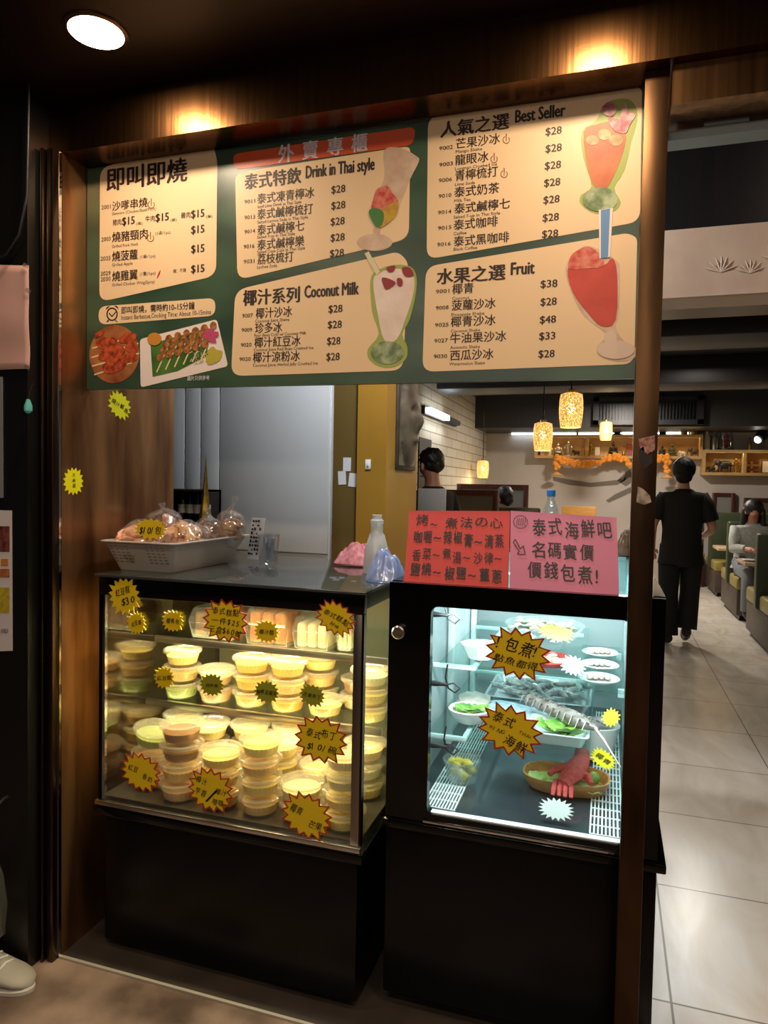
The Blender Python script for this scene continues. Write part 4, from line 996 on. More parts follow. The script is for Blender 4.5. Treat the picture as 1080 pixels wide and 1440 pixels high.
# shellfish bowl on the upper shelf
c = Vector((P(765, 885, Y=2.6).x-.0, 2.62, .966))
t = bowl('shellfish_bowl', c, .145, .085, BOWLC, 'large clear bowl of shellfish on the upper shelf of seafood case', flat=.5)
for i in range(26):
    a = i*2.4; r = .115*math.sqrt((i+.5)/26); p = c+Vector((r*math.cos(a), r*math.sin(a), .058+.02*(1-r/.12)+random.uniform(0, .012)))
    o = MB().ball(p, (.026, .017, .011), 10, rot=Matrix.Rotation(random.uniform(0, 6), 3, 'Z') @ Matrix.Rotation(random.uniform(-.5, .5), 3, 'X')).build('clam', SHELLM[i % 3], None, smooth=True)
    tag(o, 'clam or mussel heaped in the clear bowl on upper shelf', 'shellfish', 'shellfish in the clear bowl')
c = Vector((-.185, 2.36, .966))
t = bowl('seafood_plate', c, .092, .022, mat('red_rim_melamine', '#c03c34', .3), 'red rimmed dish in front of shellfish bowl on upper shelf', flat=.7)
MB().lathe([(0, .0085), (.062, .0085), (.063, .0095), (0, .0095)], c, 28).build('dish_centre', mat('white_melamine', '#e6e6e2', .3), t, smooth=True)
for i, (x, y) in enumerate(((-.03, .0), (.02, .02), (.04, -.03), (-.01, -.04))):
    o = MB().ball(c+Vector((x, y, .02)), (.035, .014, .011), jag=.2, sub=2, rot=Matrix.Rotation(i*1.1, 3, 'Z')).build('fish_piece', mat('pale_fish', '#d8c9bd', .4, noise_to='#b89a8a', nscale=40), None, smooth=True)
    tag(o, 'pale fish piece lying on the red rimmed dish', 'fish', 'fish pieces on the red rimmed dish')
c = Vector((-.40, 2.36, .966))
t = thing('white_bowl', c, 'small white eight sided bowl at the left of upper shelf', 'bowl')
b = MB(); b.lathe([(0, .002), (.045, .002), (.072, .05), (.068, .05), (.043, .008), (0, .008)], c, 8); b.build('vessel', mat('white_melamine'), t)
star2(782, 890, 26, 12, 2.22, 'bright yellow starburst card lying in front of the red rimmed dish', YELF, rot=-.15)
# lower shelf: tray of prawns and tray of greens
def flat_tray(c, sx, sy, h, m, label, name='seafood_tray'):
    t = thing(name, c, label, 'tray'); b = MB(); rings = []
    for dx, z in ((0, 0), (.012, h), (.018, h), (.018, h+.002), (.010, h+.002), (-.002, .003)):
        rings.append([b.bm.verts.new(p+Vector((0, 0, 0))) for p in rr(c[0]-sx-dx, c[0]+sx+dx, c[1]-sy-dx, c[1]+sy+dx, c[2]+.0006+z, .018)])
    for A, B in zip(rings, rings[1:]):
        for i in range(len(A)): b.bm.faces.new((A[i], A[(i+1) % len(A)], B[(i+1) % len(A)], B[i]))
    b.bm.faces.new(rings[0][::-1]); b.bm.faces.new(rings[-1]); b.build('tray_body', m, t, smooth=True); return t
STT = mat('stainless_tray', '#c9d4d6', .2, .8)
flat_tray((-.22, 2.62, .776), .165, .14, .03, STT, 'stainless tray of grey prawns at the back of lower shelf')
PR = [mat('prawn_grey', '#7e8488', .3, noise_to='#b5b9b6', nscale=50), mat('prawn_pale', '#a9aaa2', .3, noise_to='#6c7276', nscale=50)]
def prawn(p, a, s, m, label, group):
    R_ = Matrix.Rotation(a, 3, 'Z'); b = MB()
    pts = [(-.05, 0, .0), (-.035, .012, .004), (-.012, .02, .007), (.012, .018, .008), (.032, .006, .008), (.045, -.010, .006), (.062, -.022, .01)]
    b.tube([Vector(p)+R_ @ (Vector(q)*s) for q in pts], [.002*s, .006*s, .009*s, .0105*s, .011*s, .008*s, .0015*s], 8)
    for i in range(5):
        q = Vector(pts[2+i % 3]); b.tube([Vector(p)+R_ @ (q*s), Vector(p)+R_ @ ((q+Vector((.004, -.022, -.004)))*s)], .0012*s, 4)
    o = b.build('prawn', m, None, smooth=True); return tag(o, label, 'prawn', group)
for i in range(30):
    prawn((-.22+random.uniform(-.13, .13), 2.62+random.uniform(-.11, .11), .790+.022*random.random()+(.01 if i > 18 else 0)), random.uniform(0, 6.3), 1.0, PR[i % 2], 'grey raw prawn piled in the stainless tray on the lower shelf', 'prawns in the stainless tray')
t = thing('ice_bed', (-.23, 2.37, .776), 'bluish ice bed with leaf bits in front of prawn tray', 'ice')
b = MB(); b.box((-.24, 2.37, .787), (.30, .17, .02)); bmesh.ops.subdivide_edges(b.bm, edges=b.bm.edges, cuts=5, use_grid_fill=True)
for v in b.bm.verts:
    if v.co.z > .78: v.co.z += .016*noise.noise(v.co*30)
b.build('ice', mat('crushed_ice', '#c8dbe4', .15, noise_to='#8fb0c4', nscale=60), t, smooth=True)
LETT = mat('lettuce_green', '#4f8a34', .45, noise_to='#9cc05a', nscale=14)
LETT2 = mat('pale_leaf_green', '#a5c465', .45, noise_to='#d2dc9a', nscale=14)
def leaf(c, r, label, m=LETT, group='lettuce leaves in the seafood case', rot=0, up=.4, seed=0):
    def fn(u, v):
        x = (u-.5)*2; y = v*2-.7; w = max(.05, math.sin(min(v, 1)*PI*.93)**.6)
        z = up*(x*x*.6+v*v*.5)+.16*noise.noise(Vector((x*3, y*3, seed*3.1)))+.08*noise.noise(Vector((x*9, y*9, seed)))
        q = Matrix.Rotation(rot, 3, 'Z') @ Vector((x*w*r, y*r*.8, max(0, z)*r)); return Vector(c)+q
    b = MB(); b.grid(fn, 14, 16); o = b.build('lettuce_leaf', m, None, smooth=True, angle=180)
    s_ = o.modifiers.new('s', 'SOLIDIFY'); s_.thickness = .0015
    return tag(o, label, 'lettuce', group)
gt = Vector((P(785, 1035, Y=2.2).x, 2.22, .776))
flat_tray(gt, .075, .075, .034, mat('pale_enamel_tray', '#cfe0dc', .25, .2), 'pale square tray of lettuce at the right front of lower shelf')
for i in range(5):
    a = i*1.3; leaf(gt+Vector((.028*math.cos(a), .028*math.sin(a)-.005, .012+.006*i)), .05, 'green lettuce leaf in the pale square tray', rot=a*1.7, seed=i+1)
c = Vector((-.415, 2.26, .776))
t = bowl('green_bowl', c, .07, .045, mat('white_melamine'), 'white bowl of greens at left end of the lower shelf')
for i in range(3): leaf(c+Vector((.015*(i-1), .01, .025+.006*i)), .045, 'dark green leaf in white bowl on left of lower shelf', group='leaves in the white bowl', rot=i*2, seed=i+9)
t = thing('fish_slab', (-.45, 2.42, .776), 'grey folded fish fillet lying behind the white bowl of greens', 'fish')
b = MB(); b.ball((-.43, 2.42, .80), (.06, .06, .024), jag=.2, sub=3); b.build('fillet', mat('grey_fish', '#8d8d86', .35, noise_to='#b5aca0', nscale=24), t, smooth=True)
# spiny lobster lying across the trays, feeler hanging down to the right
LOB = mat('lobster_shell', '#8d8880', .3, noise_to='#564f4a', nscale=45)
t = thing('spiny_lobster', (-.19, 2.36, .80), 'grey spiny lobster across the lower shelf trays with one long feeler', 'lobster')
A_, B_ = P(738, 985, Y=2.36), P(842, 1030, Y=2.14)
def lp(f, dz=0): q = A_.lerp(B_, f); q.z = .846-.006*f+dz; return q
b = MB(); b.tube([lp(i/12) for i in range(13)], [.008]+[.019+.003*math.cos(i*PI) for i in range(6)]+[.024, .026, .024, .018, .012, .004], 12)
for i in range(11):
    f = .05+i*.085; d = (B_-A_).normalized().cross(Z3)
    for s_ in (-1, 1): b.tube([lp(f, .004), lp(f, .016)+d*s_*.022, lp(f, -.004)+d*s_*.05+Vector((.01, 0, 0))], [.0035, .003, .001], 5)
    b.tube([lp(f, .014), lp(f, .030)], [.004, .0006], 5)
b.build('body', LOB, t, smooth=True)
e0, e1, e2 = P(826, 1010, Y=2.15), P(850, 1042, Y=2.10), P(873, 1079, Y=2.02)
b = MB(); b.tube([lp(.97), e0.lerp(e1, .5), e1, e2], [.007, .0055, .0045, .0015], 8); b.build('feeler', mat('feeler_pink', '#a08c84', .35), t, smooth=True)
# right: plates on a side ledge and squid bowl
t = thing('side_ledge', (-.0, 2.9, .86), 'clear side ledge carrying plates along the right of the seafood case', 'shelf')
c = Vector((.0, 2.78, .60))
b = MB(); b.bb(-.09, .07, 2.45, 3.15, .866, .872); b.build('ledge_plate', GLASSS, t)
b = MB(); b.bb(.05, .07, 2.5, 2.52, .84, .866); b.bb(.05, .07, 3.05, 3.07, .84, .866); b.build('bracket', WHITEMETAL, t)
for i, (y, lab, m) in enumerate(((2.56, 'white plate of sliced fish nearest on the right side ledge', 'pale_fish'), (2.76, 'second white plate along the right side ledge', 'clam_white'), (2.97, 'farthest white plate along the right side ledge', 'pale_fish'))):
    c = Vector((-.015, y, .8725)); t = bowl('fish_plate', c, .072, .014, mat('white_melamine'), lab, 'plates on the side ledge', flat=.7)
    for k in range(4):
        o = MB().ball(c+Vector((-.03+.02*k, .004*k, .016)), (.012, .034, .007), jag=.15, sub=2).build('fish_slice', MATS[m], None, smooth=True); tag(o, 'fish slice fanned on ' + lab.replace('white plate of sliced fish nearest', 'nearest white plate'), 'fish', 'fish slices on the side ledge plates')
star2(806, 936, 18, 14, 2.235, 'white starburst card hanging below the nearest side ledge plate', PALE, rot=-.2)
c = Vector((-.012, 2.56, ZF))
t = bowl('squid_bowl', c, .075, .12, mat('white_melamine'), 'white bowl of pale squid on right floor grille', flat=.6)
t = thing('squid', c+Vector((0, 0, .09)), 'pale squid curled in the white bowl on the right', 'squid')
b = MB(); b.tube([c+Vector(p) for p in ((-.045, 0, .11), (-.02, -.03, .128), (.025, -.015, .13), (.035, .03, .122), (.0, .045, .12))], [.008, .024, .024, .02, .006], 10); b.build('mantle', mat('squid_white', '#cfcbc8', .25, noise_to='#a8a2a4', nscale=30), t, smooth=True)
star2(859, 1009, 12, 14, 2.30, 'upright yellow starburst card in front of the squid bowl', YELF, rot=-.6, n=14)
# wooden boat platter with crab-red glove
pc_ = Vector((P(797, 1096, Z=ZF).x, 2.27, ZF))
t = thing('wooden_platter', pc_, 'oval wooden boat platter with lettuce on the floor of seafood case', 'platter')
WOODP = mat('honey_wood', '#c98f48', .45, noise_to='#a86e30', nscale=6, stretch=(1, 8, 8))
def oval(k, z, rx=.135, ry=.088): return [Vector((pc_.x+rx*k*math.copysign(abs(math.cos(a))**.7, math.cos(a)), pc_.y+ry*k*math.copysign(abs(math.sin(a))**.8, math.sin(a)), ZF+z)) for a in [2*PI*i/36 for i in range(36)]]
b = MB(); rings = [[b.bm.verts.new(p) for p in oval(k, z)] for k, z in ((.84, .001), (.94, .018), (1.0, .042), (.95, .042), (.86, .012))]
for A, B in zip(rings, rings[1:]):
    for i in range(36): b.bm.faces.new((A[i], A[(i+1) % 36], B[(i+1) % 36], B[i]))
b.bm.faces.new(rings[0][::-1]); b.bm.faces.new(rings[-1]); b.build('platter_body', WOODP, t, smooth=True)
for i, (x, y) in enumerate(((-.085, .0), (-.055, -.03), (-.05, .03), (.075, -.04), (.05, -.05))):
    leaf(pc_+Vector((x, y, .016)), .036, 'pale lettuce leaf lining the wooden boat platter', LETT2, 'lettuce on the wooden platter', i*1.4, .2, i+20)
o = MB().ball(pc_+Vector((.085, .005, .038)), (.018, .018, .02), jag=.2, sub=3).build('cucumber_chunk', LETT, None, smooth=True); tag(o, 'green vegetable chunk at the right of the red glove', 'vegetable')
t = thing('red_glove', pc_+Vector((.0, 0, .03)), 'pair of red knitted gloves draped over the front of wooden platter', 'gloves')
RED = mat('red_knit', '#e05c56', .75, noise_to='#c44442', nscale=90)
b = MB()
g0 = pc_+Vector((.045, .045, .075)); g1 = pc_+Vector((.02, -.05, .062)); g2 = pc_+Vector((-.005, -.095, .048))
b.tube([g0+Vector((0, .03, .02)), g0, g0.lerp(g1, .5), g1, g2], [(.022, .016), (.026, .020), (.034, .024), (.034, .018), (.022, .010)], 14)
for k in range(4):
    s0 = g2+Vector((-.021+.014*k, .012, 0)); b.tube([s0, s0+Vector((-.004+.003*k, -.02, -.012)), s0+Vector((-.006+.004*k, -.038, -.030))], [.009, .008, .006], 8)
b.tube([g1+Vector((-.02, .02, .01)), g1+Vector((-.055, .0, .006)), g1+Vector((-.068, -.016, -.004))], [.014, .011, .008], 8)
b.tube([g1+Vector((.02, .02, .0)), g1+Vector((.05, .005, -.004)), g1+Vector((.058, -.025, -.012))], [.014, .012, .008], 8)
b.build('glove', RED, t, smooth=True)
star2(848, 1067, 19, 13, 2.14, 'yellow starburst card leaning on right end of the wooden platter', YELF, [('椰青', 0, 0, 1.2, .6)], -.5, 18)
star2(782, 1138, 25, 15, 2.02, 'white starburst card standing at the bottom of the seafood window', PALE, [], 0, 18)
t = thing('card_stand', (P(784, 1160, Z=ZF).x, 2.03, ZF), 'short clear stand propping the white starburst card', 'stand')
b = MB(); x_ = P(784, 1160, Z=ZF).x; b.bb(x_-.008, x_+.008, 2.026, 2.034, ZF-.003, P(782, 1140, Y=2.03).z); b.build('stand_strip', glassmat('clear_bowl_plastic'), t)
c = Vector((-.425, 2.2, .6025))
t = bowl('fruit_bowl', c, .062, .07, BOWLC, 'clear plastic bowl of yellow pieces on the left floor grille', flat=.7)
for i in range(11):
    a = i*2.4; r = .037*math.sqrt((i+.5)/11)
    o = MB().ball(c+Vector((r*math.cos(a), r*math.sin(a), .024+.03*(i % 2)+.004*(i % 3))), (.017, .013, .013), jag=.2, sub=2).build('yellow_piece', mat('yellow_flesh', '#dcc95a', .4, noise_to='#c8b040', nscale=30), None, smooth=True)
    tag(o, 'yellow food piece in the clear bowl on left grille', 'food', 'yellow pieces in the clear bowl')

# ------------------------------------------------------------------ outside left: papers, bag, shoe
WY = 1.715
def at_w(px, py): return P(px, py, Y=WY-.001)
b = MB(); q = [at_w(-60, 372), at_w(42, 374), at_w(43, 519), at_w(-60, 522)]
t = thing('pink_notice', at_w(10, 450), 'pale pink paper notice taped on the black panel at left edge', 'notice')
b.grid(lambda u, v: q[0].lerp(q[1], u).lerp(q[3].lerp(q[2], u), v)+Vector((0, -.004-.006*noise.noise(Vector((u*3, v*3, 1))), 0)), 14, 14)
o = b.build('paper', mat('pink_paper', '#c79c93', .6), t, smooth=True); s_ = o.modifiers.new('s', 'SOLIDIFY'); s_.thickness = .0008
b = MB()
for px, py in ((38, 375), (40, 517), (41, 410)):
    c = at_w(px, py); b.box(c+Vector((.004, -.009, 0)), (.022, .0006, .012), Matrix.Rotation(.5, 3, 'Y'))
b.build('tape', glassmat('clear_tape', (.95, .95, .95), .25, .1, .1), t)
b = MB(); q = [at_w(-60, 716), at_w(17, 718), at_w(18, 915), at_w(-60, 918)]
t = thing('food_poster', at_w(0, 815), 'white poster with food pictures low on the black panel at left edge', 'poster')
b.prism([v-Y3*.001 for v in q], Y3, .001); b.build('paper', mat('poster_white', '#cfc8c8', .5), t)
for nm, y0, y1, x0, x1, m in (('picture', 740, 776, -60, 14, mat('poster_dark_red', '#4a1a1c', .5, noise_to='#8a4a3a', nscale=40)), ('picture', 786, 796, 2, 12, CAKEO), ('picture', 800, 812, -40, 14, mat('poster_orange', '#c07a48', .5, noise_to='#8a4a2c', nscale=40)), ('picture', 826, 862, -40, 14, mat('poster_yellow', '#c2b032', .5, noise_to='#a08a2a', nscale=60)), ('picture', 884, 890, 2, 12, mat('poster_grey', '#6a6460', .5, noise_to='#b5b0ac', nscale=150))):
    b = MB(); b.prism([at_w(x0, y0)-Y3*.0022, at_w(x1, y0)-Y3*.0022, at_w(x1, y1)-Y3*.0022, at_w(x0, y1)-Y3*.0022], Y3, .0008); b.build(nm, m, t)
# white window sticker strip and clips on the panel
t = thing('door_holder', at_w(8, 640), 'clear plastic document holder above the food poster', 'holder')
b = MB(); b.prism([at_w(-60, 530)-Y3*.003, at_w(4, 530)-Y3*.003, at_w(5, 700)-Y3*.003, at_w(-60, 702)-Y3*.003], Y3, .003); b.build('sleeve', mat('sleeve_grey', '#7d8088', .2), t)
t = thing('glass_shade', at_w(50, 570), 'tiny teal glass bulb hanging beside the panel edge', 'ornament')
b = MB(); c = at_w(47, 572); b.lathe([(0, .02), (.005, .02), (.012, .0), (.012, -.015), (.004, -.022), (0, -.022)], c+Vector((0, -.02, 0)), 12); b.build('bulb', mat('teal_glass', '#5aa8a0', .1, emit='#3a8a84', estr=.15), t, smooth=True)
b = MB(); b.tube([c+Vector((0, -.02, .02)), c+Vector((0, -.008, .06)), c+Vector((0, -.001, .07))], .0012, 5); b.build('cord', mat('black_rubber'), t)
b = MB(); b.tube([at_w(0, 372)+Vector((-.05, -.02, 0)), at_w(20, 362)+Vector((0, -.03, 0)), at_w(38, 335)+Vector((0, -.03, 0)), at_w(47, 280)+Vector((0, -.025, 0)), at_w(49, 90)+Vector((0, -.02, 0)), at_w(48, 20)+Vector((0, -.02, .1))], .004, 8)
tag(b.build('hanging_cable', mat('black_rubber'), None, smooth=True), 'black cable hanging down the panel into a loop above pink notice', 'cable')
# bag
q = P(4, 1285, Y=1.60)
t = thing('plastic_bag', (q.x, 1.62, q.z), 'clear white plastic bag at the far left edge hanging by the panel', 'bag')
zt, zb = q.z+.22, P(3, 1332, Y=1.62).z
b = MB(); b.loft([((q.x-.10, 1.62, zt), .02, .012), ((q.x-.10, 1.62, zt-.05), .035, .03), ((q.x-.11, 1.62, zt-.14), .075, .05), ((q.x-.115, 1.62, (zt+zb)/2-.05), .098, .06), ((q.x-.115, 1.62, zb+.03), .085, .05), ((q.x-.11, 1.62, zb), .045, .03)], 24)
for v in b.bm.verts: v.co += Vector((1, .6, .4))*.010*noise.noise(v.co*28)
b.build('bag_film', glassmat('bag_film', (.7, .72, .70), .12, .12, .18, (.35, .37, .34)), t, smooth=True)
b = MB(); b.tube([(q.x-.10, 1.62, zt), (q.x-.10, 1.65, zt+.05), (q.x-.10, 1.70, zt+.07), (q.x-.10, 1.716, zt+.07)], [.01, .005, .004, .004], 8); b.build('hanging_loop', glassmat('bag_film'), t, smooth=True)
# sneaker
q = P(58, 1385, Z=0)
t = thing('sneaker', (q.x-.1, 1.62, 0), 'white shoe toe on the pavement at the lower left corner', 'shoe')
tip = Vector((P(57, 1372, Z=.02).x, 1.655, 0))
b = MB(); secs = []
for k, (dx, w, h) in enumerate(((0, .006, .010), (-.012, .03, .024), (-.035, .044, .034), (-.07, .050, .044), (-.11, .050, .054), (-.16, .046, .070), (-.22, .044, .085), (-.27, .040, .085), (-.285, .02, .07))):
    M = Matrix(((0, 0, 1), (0, 1, 0), (1, 0, 0)))
    secs.append((tip+Vector((dx, -.006*k*.2, .008+h/2)), h/2, w, M))
b.loft(secs, 20); b.build('upper', mat('white_shoe', '#a39d95', .6, noise_to='#a19a90', nscale=14), t, smooth=True, angle=70)
b = MB(); o = [Vector((tip.x+.006*math.cos(a)-.143+.147*math.cos(a), tip.y-.01+.053*math.sin(a)*(1+.1*math.cos(a)), .001)) for a in [2*PI*i/32 for i in range(32)]]
b.prism(o, Z3, .011); b.build('sole', mat('shoe_sole', '#c4beb4', .5), t, bevel=.004)
b = MB()
for i in range(3):
    x = tip.x-.10-.022*i; b.tube([(x, tip.y-.03, .052+.008*i), (x, tip.y-.004, .061+.009*i), (x, tip.y+.024, .052+.008*i)], .004, 6)
b.build('laces', mat('white_paper'), t, smooth=True)
# chalky sticker residue on the post
t = thing('torn_sticker', P(910, 628, Y=1.839), 'torn picture sticker remains on bronze post at the garland height', 'sticker')
for nm, m, pts in (('red_scrap', mat('scrap_red', '#7d3a34', .6, noise_to='#b58a80', nscale=80), [(898, 617), (921, 612), (921, 632), (912, 640), (900, 630)]),
                   ('white_scrap', mat('scrap_white', '#b9a99a', .6, noise_to='#7a6a5c', nscale=60), [(897, 684), (905, 688), (914, 697), (916, 706), (906, 710), (895, 706)]),
                   ('dark_scrap', mat('scrap_dark', '#1a1414', .6), [(899, 632), (905, 628), (908, 642), (916, 634), (918, 650), (906, 660), (900, 648)])):
    b = MB(); b.prism([P(x, y, Y=1.8385) for x, y in pts], Y3, .0012); b.build(nm, m, t)

# ------------------------------------------------------------------ pendants
BULB = mat('warm_bulb', '#ffe8b0', .4, emit=(1, .82, .5), estr=40)
def pendant_mat():
    m = bpy.data.materials.new('woven_glow_shade'); m.use_nodes = True; nt = m.node_tree; b = nt.nodes['Principled BSDF']
    tc = nt.nodes.new('ShaderNodeTexCoord'); v = nt.nodes.new('ShaderNodeTexVoronoi'); v.feature = 'DISTANCE_TO_EDGE'; v.inputs['Scale'].default_value = 60
    nt.links.new(tc.outputs['Object'], v.inputs['Vector'])
    r = nt.nodes.new('ShaderNodeValToRGB'); nt.links.new(v.outputs[0], r.inputs[0])
    r.color_ramp.elements[0].position = .05; r.color_ramp.elements[0].color = (.30, .14, .02, 1); r.color_ramp.elements[1].position = .25; r.color_ramp.elements[1].color = (1, .66, .20, 1)
    nt.links.new(r.outputs[0], b.inputs['Emission Color']); b.inputs['Emission Strength'].default_value = 1.6
    ra = nt.nodes.new('ShaderNodeMapRange'); ra.inputs['From Min'].default_value = .1; ra.inputs['From Max'].default_value = .4; ra.inputs['To Min'].default_value = 1; ra.inputs['To Max'].default_value = .35
    nt.links.new(v.outputs[0], ra.inputs['Value']); nt.links.new(ra.outputs[0], b.inputs['Alpha'])
    b.inputs['Base Color'].default_value = (.6, .45, .2, 1); return m
SHADE = pendant_mat()
PROTO_P = None
def pendant():
    t = thing('pendant_lamp', (0, 0, 0), 'x', 'pendant lamp', 'woven pendant lamps')
    MB().lathe([(.078, -.14), (.082, -.137), (.092, -.06), (.096, .0), (.093, .08), (.086, .128), (.05, .140), (.05, .136), (.083, .124), (.089, .08), (.092, .0), (.088, -.06), (.078, -.135)], seg=28).build('shade', SHADE, t, smooth=True)
    MB().lathe([(0, .136), (.03, .136), (.03, .165), (.022, .172), (0, .172)], seg=16).build('cap', mat('brass_cap', '#8d7b4c', .4, .7), t, smooth=True)
    b = MB(); b.ball((0, 0, .02), (.034, .034, .042)); b.build('bulb', BULB, t, smooth=True)
    MB().tube([(0, 0, .17), (0, 0, 1.0)], .006, 6).build('cord', mat('black_rubber'), t)
    return t
for i, (px, py, y, s_, lab) in enumerate(((803, 577, 5.9, 1.0, 'largest woven pendant lamp, highest of those in front of the shelves'), (763.5, 614, 7.0, .98, 'woven pendant lamp left of the largest one, in front of shelf end'), (852, 606, 11, .98, 'small faint pendant lamp hanging in front of the long statue shelf'), (679, 660, 11, .98, 'small pendant lamp hanging low before the white brick wall'))):
    o = pendant() if PROTO_P is None else copy_tree(PROTO_P)
    if PROTO_P is None: PROTO_P = o
    q = P(px, py, Y=y); o.location = q; o['label'] = lab; o.scale = (s_,)*3
    light('pendant_glow', 'POINT', (q.x, q.y, q.z-.18), 5, (1, .72, .36), shadow_soft_size=.06)
    for c in o.children:
        if c.name.startswith('cord'): c.scale = (1, 1, (3.0-q.z)/s_/1.0); c.location.z = .17-.17*c.scale.z; 

# ------------------------------------------------------------------ back wall shelves, tube light, statues
SHW = mat('pale_shelf_wood', '#c9a468', .5, noise_to='#b8935a', nscale=5, stretch=(1, 8, 8))
def shelf_unit(name, px0, px1, pyt, pyb, dividers, label, Y=12.2, dep=.28):
    x0, x1 = P(px0, 620, Y=Y).x, P(px1, 640, Y=Y).x
    z1 = (P(px0, pyt, Y=Y).z); z0 = P(px0, pyb, Y=Y).z
    t = thing(name, ((x0+x1)/2, Y+dep/2, z0), label, 'wall shelf', 'wall shelves of figurines')
    th = .045
    b = MB(); b.bb(x0, x1, Y, Y+dep, z1-th, z1); b.build('top_board', SHW, t)
    b = MB(); b.bb(x0, x1, Y, Y+dep, z0, z0+th); b.build('bottom_board', SHW, t)
    for x in [x0+th/2]+[P(d, 640, Y=Y).x for d in dividers]+[x1-th/2]:
        b = MB(); b.bb(x-th/2, x+th/2, Y, Y+dep, z0+th, z1-th); b.build('upright', SHW, t)
    b = MB(); b.bb(x0, x1, Y+dep, Y+dep+.015, z0, z1); b.build('back_board', mat('shelf_back', '#d9b47a', .5), t)
    light('shelf_led', 'AREA', ((x0+x1)/2, Y+.05, z1-th-.01), 5*(x1-x0)/2.6, (1, .70, .32), rot=(math.radians(-25), 0, 0), shape='RECTANGLE', size=x1-x0-.1, size_y=.02)
    return t, x0, x1, z0+th, z1
t, sx0, sx1, sz0, sz1 = shelf_unit('wall_shelf', 752, 988, 612, 644, (825,), 'long pale wood shelf box of figurines on the back wall with garland')
t, rx0, rx1, rz0, rz1 = shelf_unit('wall_shelf', 989, 1100, 632.5, 668, (1048,), 'lower pale wood shelf box at the right end of back wall')
# tube light on the wall above
a, c = P(718, 612, Y=12.3), P(886, 609, Y=12.3)
t = thing('tube_light', (a+c)/2, 'long cool white tube light glowing above the long figurine shelf', 'tube light')
zz = sz1+.05
b = MB(); b.tube([(a.x, 12.44, zz+.0), (sx1-.2, 12.44, zz)], .022, 12); b.build('tube', mat('tube_glow', '#ffffff', .4, emit=(.72, .88, 1), estr=10), t, smooth=True)
b = MB(); b.bb(a.x-.05, a.x, 12.40, 12.5, zz-.03, zz+.03); b.bb(sx1-.2, sx1-.15, 12.40, 12.5, zz-.03, zz+.03); b.bb(a.x, sx1-.2, 12.46, 12.5, zz-.015, zz+.015); b.build('fitting', mat('fitting_white', '#cfd4d8', .4), t)
light('tube_glow', 'AREA', ((a.x+sx1)/2, 12.38, zz+.05), 9, (.72, .88, 1), rot=(math.radians(-120), 0, 0), shape='RECTANGLE', size=2.4, size_y=.05)
# fluorescent on the brick wall
c = P(619, 583, X=-2.02)
t = thing('wall_lamp', c, 'short bright strip lamp at the top of the white brick wall', 'wall lamp')
b = MB(); b.bb(-2.06, -2.0, c.y-.55, c.y+.45, c.z-.03, c.z+.03); b.build('strip', mat('wall_strip_glow', '#ffffff', .4, emit=(.85, .95, 1), estr=9), t)
b = MB(); b.bb(-2.1, -2.06, c.y-.6, c.y+1.2, c.z-.05, c.z+.05); b.bb(-2.06, -2.0, c.y+.5, c.y+1.15, c.z-.04, c.z+.02); b.build('housing', mat('lamp_housing', '#1a1918', .5), t)
light('wall_lamp_glow', 'AREA', (-1.97, c.y, c.z-.04), 8, (.85, .93, 1), rot=(0, math.radians(-35), 0), shape='RECTANGLE', size=.05, size_y=1.0)
